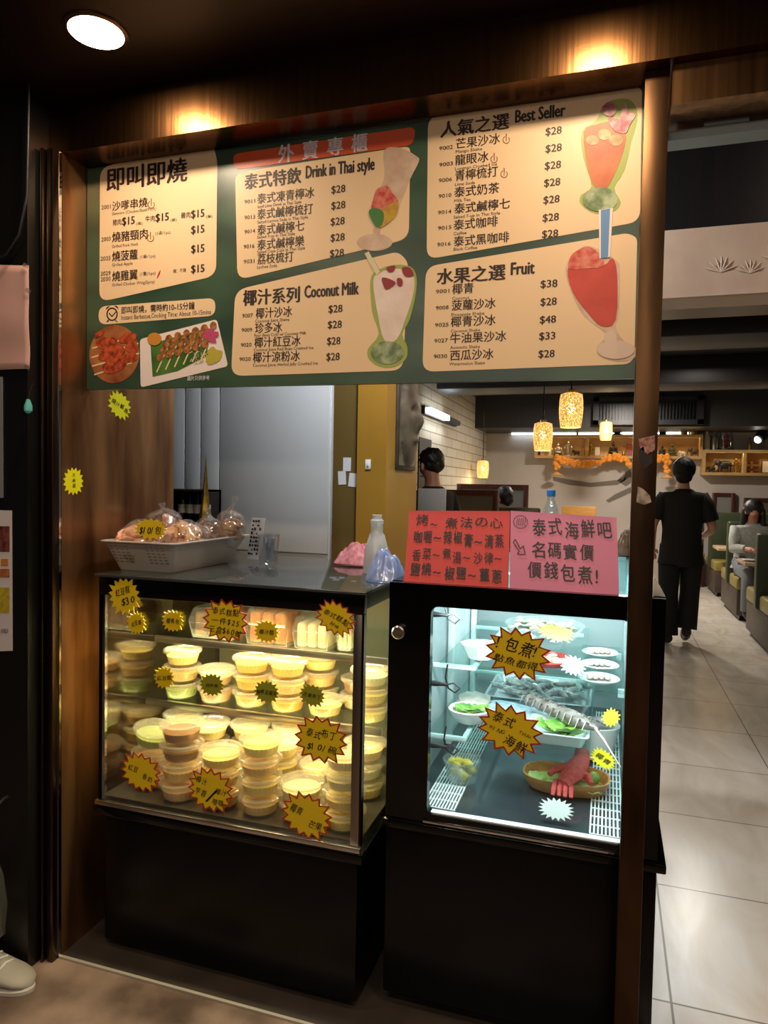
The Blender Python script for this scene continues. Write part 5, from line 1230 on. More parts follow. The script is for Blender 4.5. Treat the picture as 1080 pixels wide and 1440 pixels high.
# figurines
def figurine(kind, px, py, h, m, label, Y=12.34, base=None):
    x = P(px, py, Y=Y).x; z = base
    t = thing('figurine', (x, Y, z), label, 'figurine', 'figurines on the wall shelves')
    c = Vector((x, Y, z)); b = MB()
    if kind == 'buddha':
        b.lathe([(0, 0), (.34*h, 0), (.36*h, .06*h), (.30*h, .1*h), (.26*h, .14*h), (0, .14*h)], c, 16); b.build('base', mat('dark_stand', '#3a2a1c', .4), t, smooth=True); b = MB()
        b.ball(c+Vector((0, 0, .24*h)), (.32*h, .2*h, .10*h)); b.ball(c+Vector((0, 0, .45*h)), (.18*h, .13*h, .22*h)); b.ball(c+Vector((0, -.01, .75*h)), (.10*h, .10*h, .12*h)); b.lathe([(.06*h, .84*h), (.03*h, .92*h), (0, h)], c, 10)
        b.ball(c+Vector((-.2*h, 0, .42*h)), (.06*h, .07*h, .17*h)); b.ball(c+Vector((.2*h, 0, .42*h)), (.06*h, .07*h, .17*h)); b.build('seated_figure', m, t, smooth=True)
    elif kind == 'stand':
        b.lathe([(0, 0), (.2*h, 0), (.2*h, .05*h), (.1*h, .1*h), (.15*h, .3*h), (.13*h, .55*h), (.19*h, .68*h), (.09*h, .76*h), (.05*h, .79*h), (.10*h, .86*h), (.08*h, .94*h), (.03*h, .97*h), (0, h)], c, 16); b.build('standing_figure', m, t, smooth=True); b = MB()
        b.tube([c+Vector((-.17*h, 0, .66*h)), c+Vector((-.24*h, -.03, .5*h)), c+Vector((-.08*h, -.12*h, .52*h))], .04*h, 8); b.tube([c+Vector((.17*h, 0, .66*h)), c+Vector((.24*h, -.03, .5*h)), c+Vector((.08*h, -.12*h, .52*h))], .04*h, 8); b.build('arms', m, t, smooth=True)
    elif kind == 'bottle':
        b.lathe([(0, 0), (.14*h, 0), (.15*h, .05*h), (.15*h, .55*h), (.05*h, .72*h), (.05*h, .92*h), (0, .92*h)], c, 16); b.build('bottle_body', m, t, smooth=True); b = MB()
        b.lathe([(.055*h, .9*h), (.06*h, h), (0, h)], c, 12); b.build('stopper', mat('dark_stand'), t)
    elif kind == 'elephant':
        b.ball(c+Vector((0, 0, .55*h)), (.5*h, .25*h, .3*h)); b.ball(c+Vector((-.48*h, 0, .72*h)), (.2*h, .18*h, .22*h)); b.tube([c+Vector((-.6*h, 0, .7*h)), c+Vector((-.74*h, 0, .5*h)), c+Vector((-.72*h, 0, .2*h))], [.09*h, .06*h, .03*h], 8)
        for dx in (-.3, .3):
            for dy in (-.12, .12): b.tube([c+Vector((dx*h, dy*h, .45*h)), c+Vector((dx*h, dy*h, 0))], [.11*h, .10*h], 8)
        b.build('elephant_body', m, t, smooth=True); b = MB(); b.ball(c+Vector((-.38*h, -.2*h, .74*h)), (.12*h, .04*h, .18*h)); b.ball(c+Vector((-.38*h, .2*h, .74*h)), (.12*h, .04*h, .18*h)); b.build('ears', m, t, smooth=True)
    elif kind == 'dome':
        b.lathe([(0, 0), (.36*h, 0), (.36*h, .1*h), (0, .1*h)], c, 20); b.build('base', mat('dark_stand'), t); b = MB()
        b.lathe([(.32*h, .1*h), (.32*h, .65*h), (.25*h, .87*h), (.1*h, .98*h), (0, h)], c, 20); b.build('glass_dome', glassmat('dome_glass', (.95, .95, .95), .2, .03), t, smooth=True); b = MB()
        b.ball(c+Vector((0, 0, .32*h)), (.22*h, .14*h, .2*h)); b.ball(c+Vector((0, 0, .6*h)), (.12*h, .10*h, .13*h)); b.build('figure', m, t, smooth=True)
    elif kind == 'tiffin':
        for i in range(3): b.lathe([(0, .05+i*.3*h), (.3*h, .05+i*.3*h), (.33*h, .08+i*.3*h), (.33*h, .2*h+i*.3*h), (.3*h, .27*h+i*.3*h), (0, .27*h+i*.3*h)], c-Vector((0, 0, .05)), 20)
        b.build('stacked_tins', m, t, smooth=True)
    elif kind == 'frame':
        b.bb(x-.3*h, x+.3*h, Y, Y+.03, z, z+h); b.build('frame', mat('dark_stand'), t); b = MB(); b.bb(x-.25*h, x+.25*h, Y-.004, Y, z+.06*h, z+.94*h); b.build('picture', m, t)
    return t
DK = mat('dark_statue', '#2b2a26', .4, .2); SIL = mat('silver_statue', '#b5b0a6', .3, .8); BR = mat('brass_statue', '#a8843c', .3, .8); WH = mat('pale_statue', '#d0c4b0', .5); RD = mat('red_statue', '#8a3028', .45)
for a_ in (('buddha', 757, .13, DK, 'small dark seated figure at far left end of long shelf'), ('stand', 773, .20, WH, 'pale standing figure, second from left on long shelf'), ('buddha', 785, .24, SIL, 'silver seated figure left of the middle of long shelf'), ('stand', 799, .26, SIL, 'tall silver standing figure in left half of long shelf'), ('elephant', 811, .11, DK, 'dark elephant figure left of the shelf divider'), ('bottle', 820, .16, BR, 'short brass flask touching the left of the shelf divider'),
           ('stand', 831, .20, BR, 'brass standing figure just right of the shelf divider'), ('frame', 840, .16, WH, 'small pale framed picture behind the faint pendant'), ('buddha', 862, .26, DK, 'large black many-armed seated statue in middle of long shelf'), ('bottle', 877, .17, BR, 'brass flask right of the large black statue'), ('frame', 886, .20, RD, 'dark red framed figure beside the bronze post'),
           ('buddha', 931, .20, DK, 'dark seated figure right of the post on long shelf'), ('buddha', 945, .23, mat('green_statue', '#4a4a30', .4), 'olive seated figure at the garland end of long shelf'), ('elephant', 960, .10, WH, 'small white elephant figure above the waiter on long shelf'), ('elephant', 977, .15, mat('brown_statue', '#4a3422', .4), 'brown elephant figure at the right end of long shelf')):
    figurine(a_[0], a_[1], 640, a_[2], a_[3], a_[4], base=sz0)
for a_ in (('stand', 812, .15, BR, 'brass figure on top of long shelf behind the largest pendant'), ('buddha', 868, .24, DK, 'dark round figure on top of the long shelf right of faint pendant'), ('tiffin', 962, .16, BR, 'row of brass stacked bowls on top of long shelf, right end'), ('tiffin', 976, .16, BR, 'second brass stacked bowls on top of the long shelf end'), ('frame', 932, .18, DK, 'dark framed picture on top of the long shelf right of post')):
    figurine(a_[0], a_[1], 610, a_[2], a_[3], a_[4], base=sz1)
for a_ in (('bottle', 993.5, .36, WH, 'tall clear bottle on top of lower shelf, left one of pair'), ('bottle', 1005, .36, SIL, 'tall silver bottle on top of lower shelf, right one of pair'), ('dome', 1021, .34, RD, 'red figure under glass dome on top of the lower shelf'), ('bottle', 1054, .20, BR, 'short brass bottle on the lower shelf top by the dark lamp')):
    figurine(a_[0], a_[1], 630, a_[2], a_[3], a_[4], base=rz1)
for a_ in (('elephant', 1001, .11, DK, 'small dark elephant at left end inside the lower shelf'), ('elephant', 1019, .22, DK, 'large dark elephant inside lower shelf, left compartment'), ('stand', 1035, .24, BR, 'brass standing figure inside lower shelf left of divider'), ('tiffin', 1059, .24, mat('red_brass', '#7a3a20', .35, .5), 'stack of red and brass tins inside lower shelf right compartment'), ('frame', 1077, .20, WH, 'pale framed picture inside lower shelf at the right')):
    figurine(a_[0], a_[1], 660, a_[2], a_[3], a_[4], base=rz0)
t = thing('spot_lamp', (P(1070, 617, Y=12.1).x, 12.1, 2.3), 'black spotlight with bright lens near the right picture edge', 'spotlight')
q = P(1066, 618, Y=12.1)
b = MB(); b.tube([q, q+Vector((.07, .1, .07)), q+Vector((.10, .15, .12))], [.075, .09, .06], 14); b.tube([q+Vector((.1, .15, .1)), q+Vector((.12, .2, .3)), (q.x+.12, 12.3, 2.52)], .02, 8); b.build('housing', mat('lamp_housing'), t, smooth=True)
b = MB(); b.ball(q, (.055, .03, .055)); b.build('lens', mat('spot_lens', '#ffffff', .4, emit=(1, .95, .85), estr=8), t, smooth=True)
# marigold garland
GAR = mat('marigold_orange', '#e8821c', .6, noise_to='#f0a83c', nscale=60)
t = thing('garland', P(860, 650, Y=12.15), 'orange marigold garland draped along the long shelf with hanging ends', 'garland')
def gpath(pts, y=12.14, step=.045):
    P_ = [P(px, py, Y=y) for px, py in pts]; out = []; rz = P_[0]
    for i in range(len(P_)-1):
        p0, p1, p2, p3 = P_[max(i-1, 0)], P_[i], P_[i+1], P_[min(i+2, len(P_)-1)]
        n = max(2, int((p2-p1).length/step))
        for j in range(n):
            u = j/n; out.append(.5*((2*p1)+(p2-p0)*u+(2*p0-5*p1+4*p2-p3)*u*u+(3*p1-p0-3*p2+p3)*u**3))
    return out
def flowers(pts, r):
    b = MB()
    for p in pts:
        for k in range(3):
            a = random.uniform(0, 6.3); b.ball(p+Vector((r*.5*math.cos(a), r*.3*random.uniform(-1, 1), r*.5*math.sin(a))), r*.66, 8)
    return b
flowers(gpath([(783, 644), (792, 648), (812, 652), (833, 652), (850, 647), (865, 642), (880, 649), (895, 653), (915, 650), (926, 645), (937, 643)]), .062).build('flower_rope', GAR, t, smooth=True)
for a_ in ([(783, 644), (783, 652), (783, 660)], [(937, 643), (939, 652), (938, 664)]):
    o = flowers(gpath(a_), .06).build('hanging_end', GAR, t, smooth=True)
    q = P(a_[-1][0], a_[-1][1]+6, Y=12.14); b = MB(); b.lathe([(0, .03), (.02, .03), (.09, -.02), (.07, -.035), (0, -.03)], q, 12); b.build('tassel', mat('pale_tassel', '#e0a868', .6), o, smooth=True)
# cherry branch mural on the back wall (flat paint)
b = MB()
def mural(pts): b.prism([P(x, y, Y=12.497) for x, y in pts], Y3, .002)
for pts in ([(777, 670), (800, 674), (830, 679), (868, 675), (892, 660), (892, 668), (868, 682), (830, 685), (800, 682), (778, 676)], [(852, 704), (865, 695), (893, 682), (893, 690), (872, 700), (856, 707)], [(868, 676), (880, 664), (893, 655), (893, 676), (880, 684)]): mural(pts)
tag(b.build('branch_mural', mat('mural_grey', '#6e655c', .7)), 'grey painted branch shadow on the back wall below the garland', 'mural')
# ducted air conditioner grille in the bulkhead
q0, q1 = P(835, 560, Y=11.28), P(988, 600, Y=11.28)
t = thing('air_conditioner', ((q0.x+q1.x)/2, 11.25, q1.z), 'dark ceiling air conditioner with vertical slats above the figurine shelf', 'air conditioner')
b = MB(); zc0, zc1 = q1.z+.03, q0.z
b.bb(q0.x, q1.x, 11.19, 11.295, zc0, zc0+.07); b.bb(q0.x, q1.x, 11.19, 11.295, zc1-.06, zc1); b.bb(q0.x, q0.x+.08, 11.19, 11.295, zc0, zc1); b.bb(q1.x-.08, q1.x, 11.19, 11.295, zc0, zc1); b.bb(q0.x, q1.x, 11.27, 11.295, zc0, zc1); b.build('casing', mat('ac_dark_grey', '#1c1b1e', .4), t)
b = MB(); x = q0.x+.1
while x < q1.x-.1: b.bb(x, x+.012, 11.22, 11.27, zc0+.07, zc1-.06); x += .045
b.build('slats', mat('ac_slat', '#121114', .4), t)

# ------------------------------------------------------------------ pillar details
q = P(571, 600, X=-.94)
t = thing('face_relief', (-.938, 3.25, 1.8), 'dark carved half-face relief panel on the ochre pillar side', 'relief')
y0, y1 = P(557, 600, X=-.94).y, P(583, 600, X=-.94).y
z0, z1 = P(570, 661, X=-.94).z, 2.12
b = MB(); b.bb(-.943, -.93, y0, y1, z0, z1); b.build('panel', mat('relief_stone', '#3f372c', .6, noise_to='#2f2922', nscale=20), t, bevel=.004)
b = MB(); yc = (y0+y1)/2
def facefn(u, v):
    y = y0+.02+(y1-y0-.04)*u; z = z0+.02+(z1-z0-.04)*v
    a = (u-.55)/.5; c = (v-.52)/.5; r2 = a*a+c*c*.9
    h = .028*math.sqrt(max(0, 1-r2))
    h += .022*math.exp(-((a-.02)/.16)**2)*math.exp(-((c+.10)/.22)**2)
    h -= .010*math.exp(-((abs(a)-.36)/.16)**2)*math.exp(-((c-.12)/.08)**2)
    h += .010*math.exp(-(a/.25)**2)*math.exp(-((c+.50)/.06)**2)
    h += .006*math.sin(v*60)*max(0, (c-.45)) 
    return (-.929+h*1.5, y, z)
b.grid(facefn, 30, 44); b.build('carved_face', mat('relief_face', '#6a5d4b', .5, noise_to='#50463a', nscale=18), t, smooth=True, angle=180)
for i, (px, py, r_, lab) in enumerate(((488, 653, 0, 'white paper note topmost of the three on the ochre wall'), (481, 672, -.06, 'white paper note lower left of three on the ochre wall'), (496, 675, .1, 'white paper note lower right of three on the ochre wall'))):
    c = P(px, py, Y=2.999); b = MB(); b.box(c, (.038, .002, .062), Matrix.Rotation(r_, 3, 'Y')); tag(b.build('paper_note', mat('white_paper')), lab, 'note', 'paper notes on the ochre wall')
c = P(517.5, 653, Y=2.958); t = thing('light_switch', c, 'single white wall switch on the ochre pillar front', 'switch')
b = MB(); b.box(c, (.026, .006, .044)); b.build('plate', mat('white_melamine'), t, bevel=.002); b = MB(); b.box(c+Vector((0, -.004, 0)), (.010, .005, .018)); b.build('rocker', mat('white_melamine'), t, bevel=.001)

# ------------------------------------------------------------------ booths, tables, partitions
OLIVEV = mat('olive_vinyl', '#2f3a22', .4, noise_to='#283219', nscale=6)
TANV = mat('olive_tan_vinyl', '#8a7c3e', .42, noise_to='#7c6f38', nscale=5)
BASEB = mat('booth_base', '#453a30', .5, noise_to='#3a3028', nscale=8)
REDW = mat('red_brown_wood', '#3f1a12', .35, noise_to='#4f2418', nscale=6, stretch=(8, 8, 1))
def booth(x0, y0, y1, top, label, x1=2.9, near=True):
    ym = (y0+y1)/2; t = thing('booth_seat', (x0+.5, ym, FZ), label, 'booth seat', 'olive booth seats along the aisle')
    b = MB(); b.bb(x0+.04, x1, y0+.04, y1-.04, FZ, .10); b.build('plinth', BLACK, t)
    b = MB(); b.bb(x0, x1, y0, y1, .10, .40); b.build('base', BASEB, t, bevel=.006)
    b = MB(); b.bb(x0-.01, x1, y0-.01, ym-.07, .40, .55); b.build('cushion', TANV, t, bevel=.03, seg=3)
    b = MB(); b.bb(x0-.01, x1, ym+.07, y1+.01, .40, .55); b.build('cushion', TANV, t, bevel=.03, seg=3)
    b = MB(); b.bb(x0-.04, x1, ym-.07, ym+.07, .40, top); b.build('backrest', OLIVEV, t, bevel=.03, seg=3)
booth(1.43, 7.02, 8.24, 1.15, 'nearest olive booth with tan cushion ends at the right picture edge')
booth(1.46, 9.02, 10.2, 1.18, 'second olive booth along the aisle, where the woman sits')
booth(1.48, 10.95, 11.9, 1.24, 'farthest dark olive booth at the back of the aisle')
TABT = mat('pale_table_top', '#b59a80', .35)
for y, lab in ((8.63, 'dining table between the nearest and second booths, with plates on it'), (10.58, 'pale dining table edge between second and farthest booths')):
    t = thing('dining_table', (2.1, y, FZ), lab, 'table')
    b = MB(); b.bb(1.42, 2.8, y-.27, y+.27, .75, .79); b.build('tabletop', TABT, t, bevel=.006)
    b = MB(); b.tube([(2.1, y, FZ+.02), (2.1, y, .75)], .04, 12); b.build('leg', BLACK, t, smooth=True)
    b = MB(); b.lathe([(0, 0), (.22, 0), (.22, .02), (.05, .035), (0, .035)], (2.1, y, FZ), 20); b.build('foot', BLACK, t, smooth=True)
c = Vector((1.50, 8.50, .79))
bowl('serving_plate', c, .10, .025, mat('white_melamine'), 'white plate with cutlery at the end of the booth table')
t = thing('cutlery', c+Vector((0, 0, .03)), 'silver spoon and fork resting on the white plate', 'cutlery')
b = MB(); b.tube([c+Vector((-.13, -.02, .032)), c+Vector((.05, .03, .026))], [.005, .008], 6); b.ball(c+Vector((-.15, -.026, .032)), (.028, .016, .006)); b.build('spoon', CHROME, t, smooth=True)
b = MB(); b.tube([c+Vector((-.11, .03, .033)), c+Vector((.06, -.03, .027))], [.004, .006], 6); b.build('fork', CHROME, t, smooth=True)
t = thing('wood_bench', (1.36, 12.15, FZ), 'low red brown bench end with tan top beyond the waiter', 'bench')
b = MB(); b.bb(1.12, 1.45, 11.95, 12.45, FZ, .50); b.build('bench_base', REDW, t, bevel=.005); b = MB(); b.bb(1.11, 1.46, 11.94, 12.45, .50, .58); b.build('cushion', TANV, t, bevel=.02)
b = MB(); b.bb(1.12, 1.45, 12.38, 12.46, .58, 1.22); b.build('backrest', OLIVEV, t, bevel=.02)
GREYP = mat('frosted_panel', '#7d7a76', .35)
def partition(x0, x1, y, z0, z1, label, m=GREYP, ww=.06):
    t = thing('partition', ((x0+x1)/2, y, FZ), label, 'partition', 'wood framed booth partitions')
    for a, c_ in ((x0, x0+ww), (x1-ww, x1)): b = MB(); b.bb(a, c_, y-.03, y+.03, FZ, z1); b.build('post', REDW, t, bevel=.004)
    b = MB(); b.bb(x0+ww, x1-ww, y-.03, y+.03, z1-ww, z1); b.build('top_rail', REDW, t); b = MB(); b.bb(x0+ww, x1-ww, y-.03, y+.03, z0, z0+ww); b.build('lower_rail', REDW, t)
    b = MB(); b.bb(x0+ww, x1-ww, y-.008, y+.008, z0+ww, z1-ww); b.build('panel', m, t)
partition(-2.05, -1.19, 8.0, .5, 1.51, 'wood framed partition left of the seated dark haired diner', mat('brown_glass_panel', '#5c5348', .3))
partition(-1.95, -1.0, 9.3, .5, 1.585, 'second wood framed partition just behind the dark haired diner')
a, c_ = P(1008, 695, Y=11.93).x, P(1042, 695, Y=11.93).x
partition(a, c_, 12.43, 1.0, P(1010, 693, Y=12.43).z, 'wood framed panel on the back wall right of the waiter')
partition(P(1046, 700, Y=12.43).x, 2.9, 12.43, 1.0, P(1050, 700, Y=12.43).z, 'taller wood framed partition at right edge behind the woman', mat('brown_glass_panel'))
x0, x1 = P(790, 720, Y=11.0).x, P(838, 720, Y=11.0).x
t = thing('wood_booth_back', ((x0+x1)/2, 11.0, FZ), 'tan wooden booth back rising above the pink sign', 'booth back')
b = MB(); b.bb(x0, x1, 10.97, 11.03, FZ, P(815, 712, Y=11.0).z); b.build('board', mat('tan_wood', '#a5742e', .45, noise_to='#94652a', nscale=5, stretch=(1, 8, 8)), t, bevel=.01)
b = MB(); b.bb(x0-.02, x1+.02, 10.6, 11.0, FZ, .5); b.build('seat_box', BASEB, t)
x0, x1 = P(722, 716, Y=8.2).x, P(760, 716, Y=8.2).x
t = thing('dark_booth_back', ((x0+x1)/2, 8.2, FZ), 'dark low booth back between the two signs and the diner', 'booth back')
b = MB(); b.bb(x0-.2, x1, 8.16, 8.24, FZ, P(740, 714, Y=8.2).z); b.build('board', OLIVEV, t, bevel=.02)
b = MB(); b.bb(x0-.2, x1, 7.8, 8.16, FZ, .5); b.build('seat_box', BASEB, t)
# service counter with till screen
t = thing('service_counter', (-1.45, 4.3, FZ), 'dark service counter behind the ochre pillar carrying the till screen', 'counter')
b = MB(); b.bb(-2.09, -.85, 4.0, 4.6, FZ, 1.10); b.build('body', BLACK, t); b = MB(); b.bb(-2.09, -.83, 3.98, 4.62, 1.10, 1.14); b.build('worktop', BASEB, t)
x0, x1 = P(588, 700, Y=4.2).x, P(627, 700, Y=4.2).x; z1 = P(610, 687, Y=4.2).z
t = thing('till_screen', ((x0+x1)/2, 4.2, 1.14), 'white back of a till screen in front of the cook', 'screen')
b = MB(); b.bb(x0, x1, 4.19, 4.215, 1.28, z1); b.build('screen_back', mat('till_white', '#a5a5a8', .4), t, bevel=.006)
b = MB(); b.bb(x0+.02, x0+.07, 4.186, 4.192, 1.34, 1.38); b.build('port_cover', BLACK, t); 
b = MB(); b.bb((x0+x1)/2-.02, (x0+x1)/2+.02, 4.20, 4.23, 1.16, 1.3); b.bb((x0+x1)/2-.08, (x0+x1)/2+.08, 4.14, 4.30, 1.14, 1.16); b.build('stand', BLACK, t)
y0, y1 = P(589, 640, X=-2.09).y, P(606, 640, X=-2.09).y
struct(MB().bb(-2.1, -2.085, min(y0, y1), max(y0, y1), FZ, P(600, 617, X=-2.085).z).build('door_1', mat('dark_door', '#1f1310', .5)))

# ------------------------------------------------------------------ people
SKIN = mat('skin', '#c08e74', .5, sub=.08); SKIN2 = mat('skin_warm', '#b57f66', .5, sub=.08)
def person(label, loc, rot, J, shirt, trousers, hair, skin, hairshape='short', shoes=None, seated=False, sleeve=.72, face=True, group=None):
    """J: joint positions in the figure's own frame, facing +Y, feet at z 0"""
    M = Matrix.Translation(Vector(loc)) @ Matrix.Rotation(rot, 4, 'Z')
    t = thing('person', loc, label, 'person', group)
    D = {k: Vector(v) for k, v in J.items()}
    R_ = {'pelvis': .125, 'spine': .115, 'chest': .125, 'neckbase': .07, 'neck': .052, 'head': .082, 'crown': .068, 'nose': .012, 'chin': .045}
    nodes = ['pelvis', 'spine', 'chest', 'neckbase', 'neck', 'head', 'crown', 'chin', 'nose']
    hd, nk = D['head'], D['neck']; fw = D.get('look', Vector((0, 1, 0))).normalized()
    D['crown'] = hd+Vector((0, 0, .075)); D['chin'] = hd+fw*.045+Vector((0, 0, -.075)); D['nose'] = hd+fw*.098+Vector((0, 0, -.02))
    edges = [('pelvis', 'spine'), ('spine', 'chest'), ('chest', 'neckbase'), ('neckbase', 'neck'), ('neck', 'head'), ('head', 'crown'), ('head', 'chin'), ('head', 'nose')]
    for s in 'LR':
        for n_, r in (('shoulder', .062), ('elbow', .043), ('wrist', .029), ('palm', .030), ('hip', .098), ('knee', .062), ('ankle', .042), ('toe', .032)):
            nodes.append(n_+s); R_[n_+s] = r
        edges += [('chest', 'shoulder'+s), ('shoulder'+s, 'elbow'+s), ('elbow'+s, 'wrist'+s), ('wrist'+s, 'palm'+s), ('pelvis', 'hip'+s), ('hip'+s, 'knee'+s), ('knee'+s, 'ankle'+s), ('ankle'+s, 'toe'+s)]
        w, p = D['wrist'+s], D['palm'+s]; d = (p-w).normalized(); side = d.cross(Vector((0, 0, 1)) if abs(d.z) < .8 else Vector((0, 1, 0))).normalized(); nrm = side.cross(d)
        for k, ln in enumerate((.070, .082, .078, .060)):
            o = side*(.028-.0185*k); n1, n2 = f'f{s}{k}a', f'f{s}{k}b'
            D[n1] = p+o+d*(.028+ln*.45); D[n2] = p+o*.9+d*(.024+ln*.85)-nrm*ln*.45
            nodes += [n1, n2]; R_[n1] = .0095; R_[n2] = .008; edges += [('palm'+s, n1), (n1, n2)]
        n1, n2 = f't{s}a', f't{s}b'; o = side*(.05)
        D[n1] = w.lerp(p, .6)+o*.8+d*.015; D[n2] = p+o*.9+d*.035; nodes += [n1, n2]; R_[n1] = .012; R_[n2] = .0095; edges += [('palm'+s, n1), (n1, n2)]
    me = bpy.data.meshes.new('body'); ix = {n_: i for i, n_ in enumerate(nodes)}
    me.from_pydata([M @ D[n_] for n_ in nodes], [(ix[a], ix[b_]) for a, b_ in edges], [])
    ob = bpy.data.objects.new('body_tmp', me); COL.objects.link(ob)
    ob.modifiers.new('skin', 'SKIN'); ss = ob.modifiers.new('sub', 'SUBSURF'); ss.levels = 2; ss.render_levels = 2
    sv = me.skin_vertices[0].data
    for n_ in nodes: sv[ix[n_]].radius = (R_[n_], R_[n_]); sv[ix[n_]].use_root = (n_ == 'pelvis')
    dg = bpy.context.evaluated_depsgraph_get(); dg.update()
    fm = bpy.data.meshes.new_from_object(ob.evaluated_get(dg)); bpy.data.objects.remove(ob)
    for p in fm.polygons: p.use_smooth = True
    fm.transform(Matrix.Translation(-Vector(loc))); bo = bpy.data.objects.new('body', fm); COL.objects.link(bo); fm.materials.clear(); fm.materials.append(skin); bo.parent = t
    g = lambda n_: M @ D[n_]
    RM = Matrix.Rotation(rot, 3, 'Z')
    # shirt
    b = MB(); pe, sp, chs, nb = g('pelvis'), g('spine'), g('chest'), g('neckbase')
    hem = pe+Vector((0, 0, -.17 if not seated else -.02))
    sw = (D['shoulderR']-D['shoulderL']).length/2
    b.loft([(hem, .212, .15, RM), (pe+Vector((0, 0, .05)), .182, .132, RM), (sp, .178, .128, RM), (sp.lerp(chs, .6), .195, .135, RM), (chs+Vector((0, 0, .02)), sw+.03, .13, RM), (chs.lerp(nb, .5), sw+.045, .115, RM), (chs.lerp(nb, .75), sw+.045, .10, RM), (chs.lerp(nb, .90), sw+.015, .092, RM), (chs.lerp(nb, .98), sw*.62, .085, RM), (nb+Vector((0, 0, .015)), .085, .075, RM), (nb+Vector((0, 0, .022)), .068, .064, RM)], 24)
    for s in 'LR':
        a, e = g('shoulder'+s), g('elbow'+s); inn = a.lerp(chs, .35)+Vector((0, 0, .01))
        pts = [inn, a, a.lerp(e, .2), a.lerp(e, .45), a.lerp(e, min(sleeve, 1))]; rs = [.05, .076, .080, .079, .080]
        if sleeve > 1: pts = [inn, a, a.lerp(e, .5), e, e.lerp(g('wrist'+s), .9)]; rs = [.07, .085, .074, .062, .045]
        b.tube(pts, rs, 14)
    b.build('shirt', shirt, t, smooth=True, angle=80)
    # trousers
    b = MB()
    for s in 'LR':
        h, k, a = g('hip'+s), g('knee'+s), g('ankle'+s)
        b.tube([h+Vector((0, 0, .06)), h.lerp(k, .3), k, k.lerp(a, .5), a+Vector((0, 0, .01))], [.095, .104, .092, .095, .098] if not seated else [.108, .10, .082, .078, .075], 16)
    b.loft([(pe+Vector((0, 0, -.20)), .09, .08, RM), (pe+Vector((0, 0, -.12)), .165, .125, RM), (pe, .182, .13, RM), (pe+Vector((0, 0, .07)), .175, .126, RM)], 20)
    b.build('trousers', trousers, t, smooth=True, angle=80)
    # shoes
    for s in 'LR':
        a, to = g('ankle'+s), g('toe'+s); b = MB(); d = (to-a); d2 = Vector((d.x, d.y, 0)).normalized()
        b.tube([a-d2*.05+Vector((0, 0, -.015)), a+Vector((0, 0, -.02)), a.lerp(to, .6)+Vector((0, 0, -.0)), to+d2*.03], [(.042, .045), (.05, .055), (.048, .042), (.028, .022)], 14)
        b.build('shoe', shoes or mat('black_shoe', '#16130f', .5), t, smooth=True)
    # hair
    H_ = g('head'); fwv = (M.to_3x3() @ fw); b = MB()
    if hairshape == 'short':
        b.ball(H_-fwv*.022+Vector((0, 0, .045)), (.106, .106, .118), jag=.06, sub=4, nsc=9)
        b.ball(H_-fwv*.055+Vector((0, 0, -.02)), (.078, .06, .085), jag=.08, sub=3, nsc=9)
    elif hairshape == 'crop':
        b.ball(H_-fwv*.018+Vector((0, 0, .055)), (.096, .096, .088), jag=.16, sub=4, nsc=12)
        b.ball(H_-fwv*.045+Vector((0, 0, .01)), (.08, .065, .07), jag=.06, sub=3, nsc=9)
    else:
        b.ball(H_-fwv*.03+Vector((0, 0, .04)), (.108, .108, .115), jag=.05, sub=4)
        sd = fwv.cross(Z3)
        for q in (-1, 1): b.tube([H_+sd*q*.06-fwv*.01+Vector((0, 0, .09)), H_+sd*q*.098-fwv*.03, H_+sd*q*.105-fwv*.03+Vector((0, 0, -.14)), H_+sd*q*.10+fwv*.0+Vector((0, 0, -.30))], [.03, .032, .036, .016], 10)
        b.tube([H_-fwv*.06, H_-fwv*.08+Vector((0, 0, -.15)), H_-fwv*.07+Vector((0, 0, -.28))], [.08, .075, .04], 12)
    b.build('hair', hair, t, smooth=True, angle=180)
    if face:
        sd = fwv.cross(Z3)
        for q in (-1, 1):
            b = MB(); b.ball(H_+fwv*.074+sd*q*.032+Vector((0, 0, .012)), (.011, .011, .007)); b.build('eye', mat('dark_eye', '#140f0e', .2), t, smooth=True)
            b = MB(); b.ball(H_+sd*q*.085+Vector((0, 0, -.0)), (.014, .020, .032)); b.build('ear', skin, t, smooth=True)
        b = MB(); b.tube([H_+fwv*.076+sd*.025+Vector((0, 0, -.058)), H_+fwv*.084+Vector((0, 0, -.06)), H_+fwv*.076-sd*.025+Vector((0, 0, -.058))], [.004, .009, .004], 8); b.build('mouth', mat('lip_red', '#9a3a38', .4), t, smooth=True)
    return t
BLKS = mat('black_cotton', '#08090b', .8); BLKT = mat('black_trousers', '#06070a', .8); HAIR = mat('black_hair', '#07060a', .55, spec=.3, bump=.5, bscale=90)
STAND = dict(pelvis=(0, 0, .97), spine=(0, -.005, 1.13), chest=(0, 0, 1.34), neckbase=(0, -.012, 1.505), neck=(0, .0, 1.575), head=(0, .025, 1.675),
    shoulderL=(-.185, -.01, 1.43), elbowL=(-.265, .0, 1.16), wristL=(-.255, .12, .96), palmL=(-.25, .16, .90),
    shoulderR=(.185, -.01, 1.43), elbowR=(.275, -.01, 1.14), wristR=(.21, .19, 1.06), palmR=(.18, .26, 1.06),
    hipL=(-.10, 0, .93), kneeL=(-.10, .03, .51), ankleL=(-.10, -.02, .09), toeL=(-.115, .13, .028),
    hipR=(.10, 0, .93), kneeR=(.10, .10, .52), ankleR=(.075, .04, .15), toeR=(.08, .17, .03))
wx = P(957, 900, Z=FZ)
person('black clad waiter seen from behind walking down the aisle', (.685, 7.35, FZ), .0, STAND, BLKS, BLKT, HAIR, SKIN, 'short', face=False)
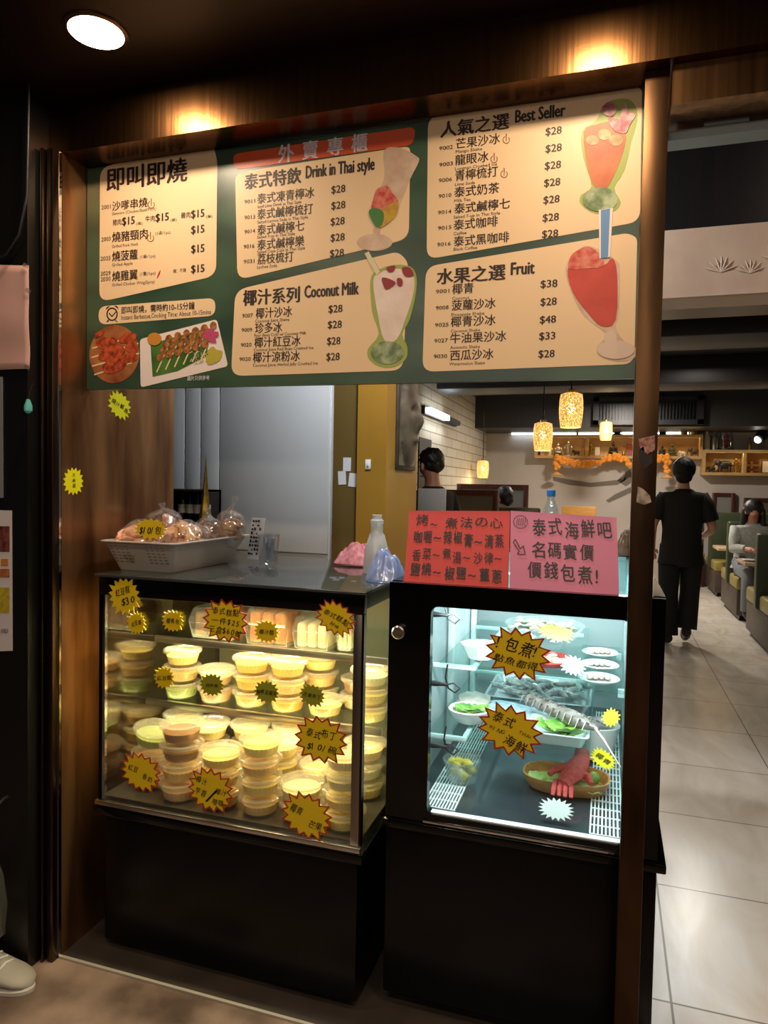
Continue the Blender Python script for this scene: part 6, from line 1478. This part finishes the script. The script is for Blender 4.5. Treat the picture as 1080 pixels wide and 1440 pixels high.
CK = dict(STAND); CK.update(look=(0, 1, -.15), elbowL=(-.25, .05, 1.15), wristL=(-.16, .25, 1.08), palmL=(-.13, .32, 1.08), kneeR=(.10, .03, .51), ankleR=(.10, -.02, .09), toeR=(.11, .13, .028))
person('man in black tee facing left behind the till screen', (-1.285, 5.2, FZ-.02), math.radians(62), CK, BLKS, BLKT, mat('dark_brown_hair', '#171110', .5), SKIN2, 'crop')
SIT = dict(pelvis=(0, 0, .60), spine=(0, .01, .76), chest=(0, .03, .95), neckbase=(0, .05, 1.10), neck=(0, .065, 1.16), head=(0, .09, 1.255), look=(.15, 1, -.1),
    shoulderL=(-.165, .03, 1.03), elbowL=(-.21, .12, .82), wristL=(-.12, .32, .83), palmL=(-.09, .39, .83),
    shoulderR=(.165, .03, 1.03), elbowR=(.21, .12, .82), wristR=(.12, .32, .83), palmR=(.09, .39, .83),
    hipL=(-.10, .03, .60), kneeL=(-.12, .43, .53), ankleL=(-.12, .42, .12), toeL=(-.12, .55, .04),
    hipR=(.10, .03, .60), kneeR=(.12, .43, .53), ankleR=(.12, .42, .12), toeR=(.12, .55, .04))
person('long haired woman in pale grey top seated in booth at right edge', (1.62, 9.25, FZ+.02), PI+.1, SIT, mat('pale_grey_knit', '#a8aaa2', .8, noise_to='#8f928a', nscale=60), mat('grey_trousers', '#6f7478', .8), mat('dark_brown_hair'), SKIN2, 'long', seated=True, sleeve=2)
S2 = dict(SIT); S2['look'] = (.3, .9, -.2)
q = P(718, 702, Y=8.55)
person('dark haired diner seated beyond the signs, only head and shoulders showing', (q.x, 8.55, q.z-1.255), PI*.5, S2, mat('dark_red_top', '#3a1a18', .8), BLKT, mat('dark_brown_hair'), SKIN2, 'short', seated=True, sleeve=2, face=True)
t = thing('diner_bench', (q.x, 8.55, FZ), 'low bench under the dark haired diner behind the signs', 'bench')
b = MB(); zz = q.z-1.255+.50; b.bb(q.x-.2, q.x+.35, 8.3, 8.95, FZ, zz-.08); b.build('bench_base', BASEB, t); b = MB(); b.bb(q.x-.21, q.x+.36, 8.29, 8.96, zz-.08, zz); b.build('cushion', TANV, t)
bpy.data.objects.remove(_to)
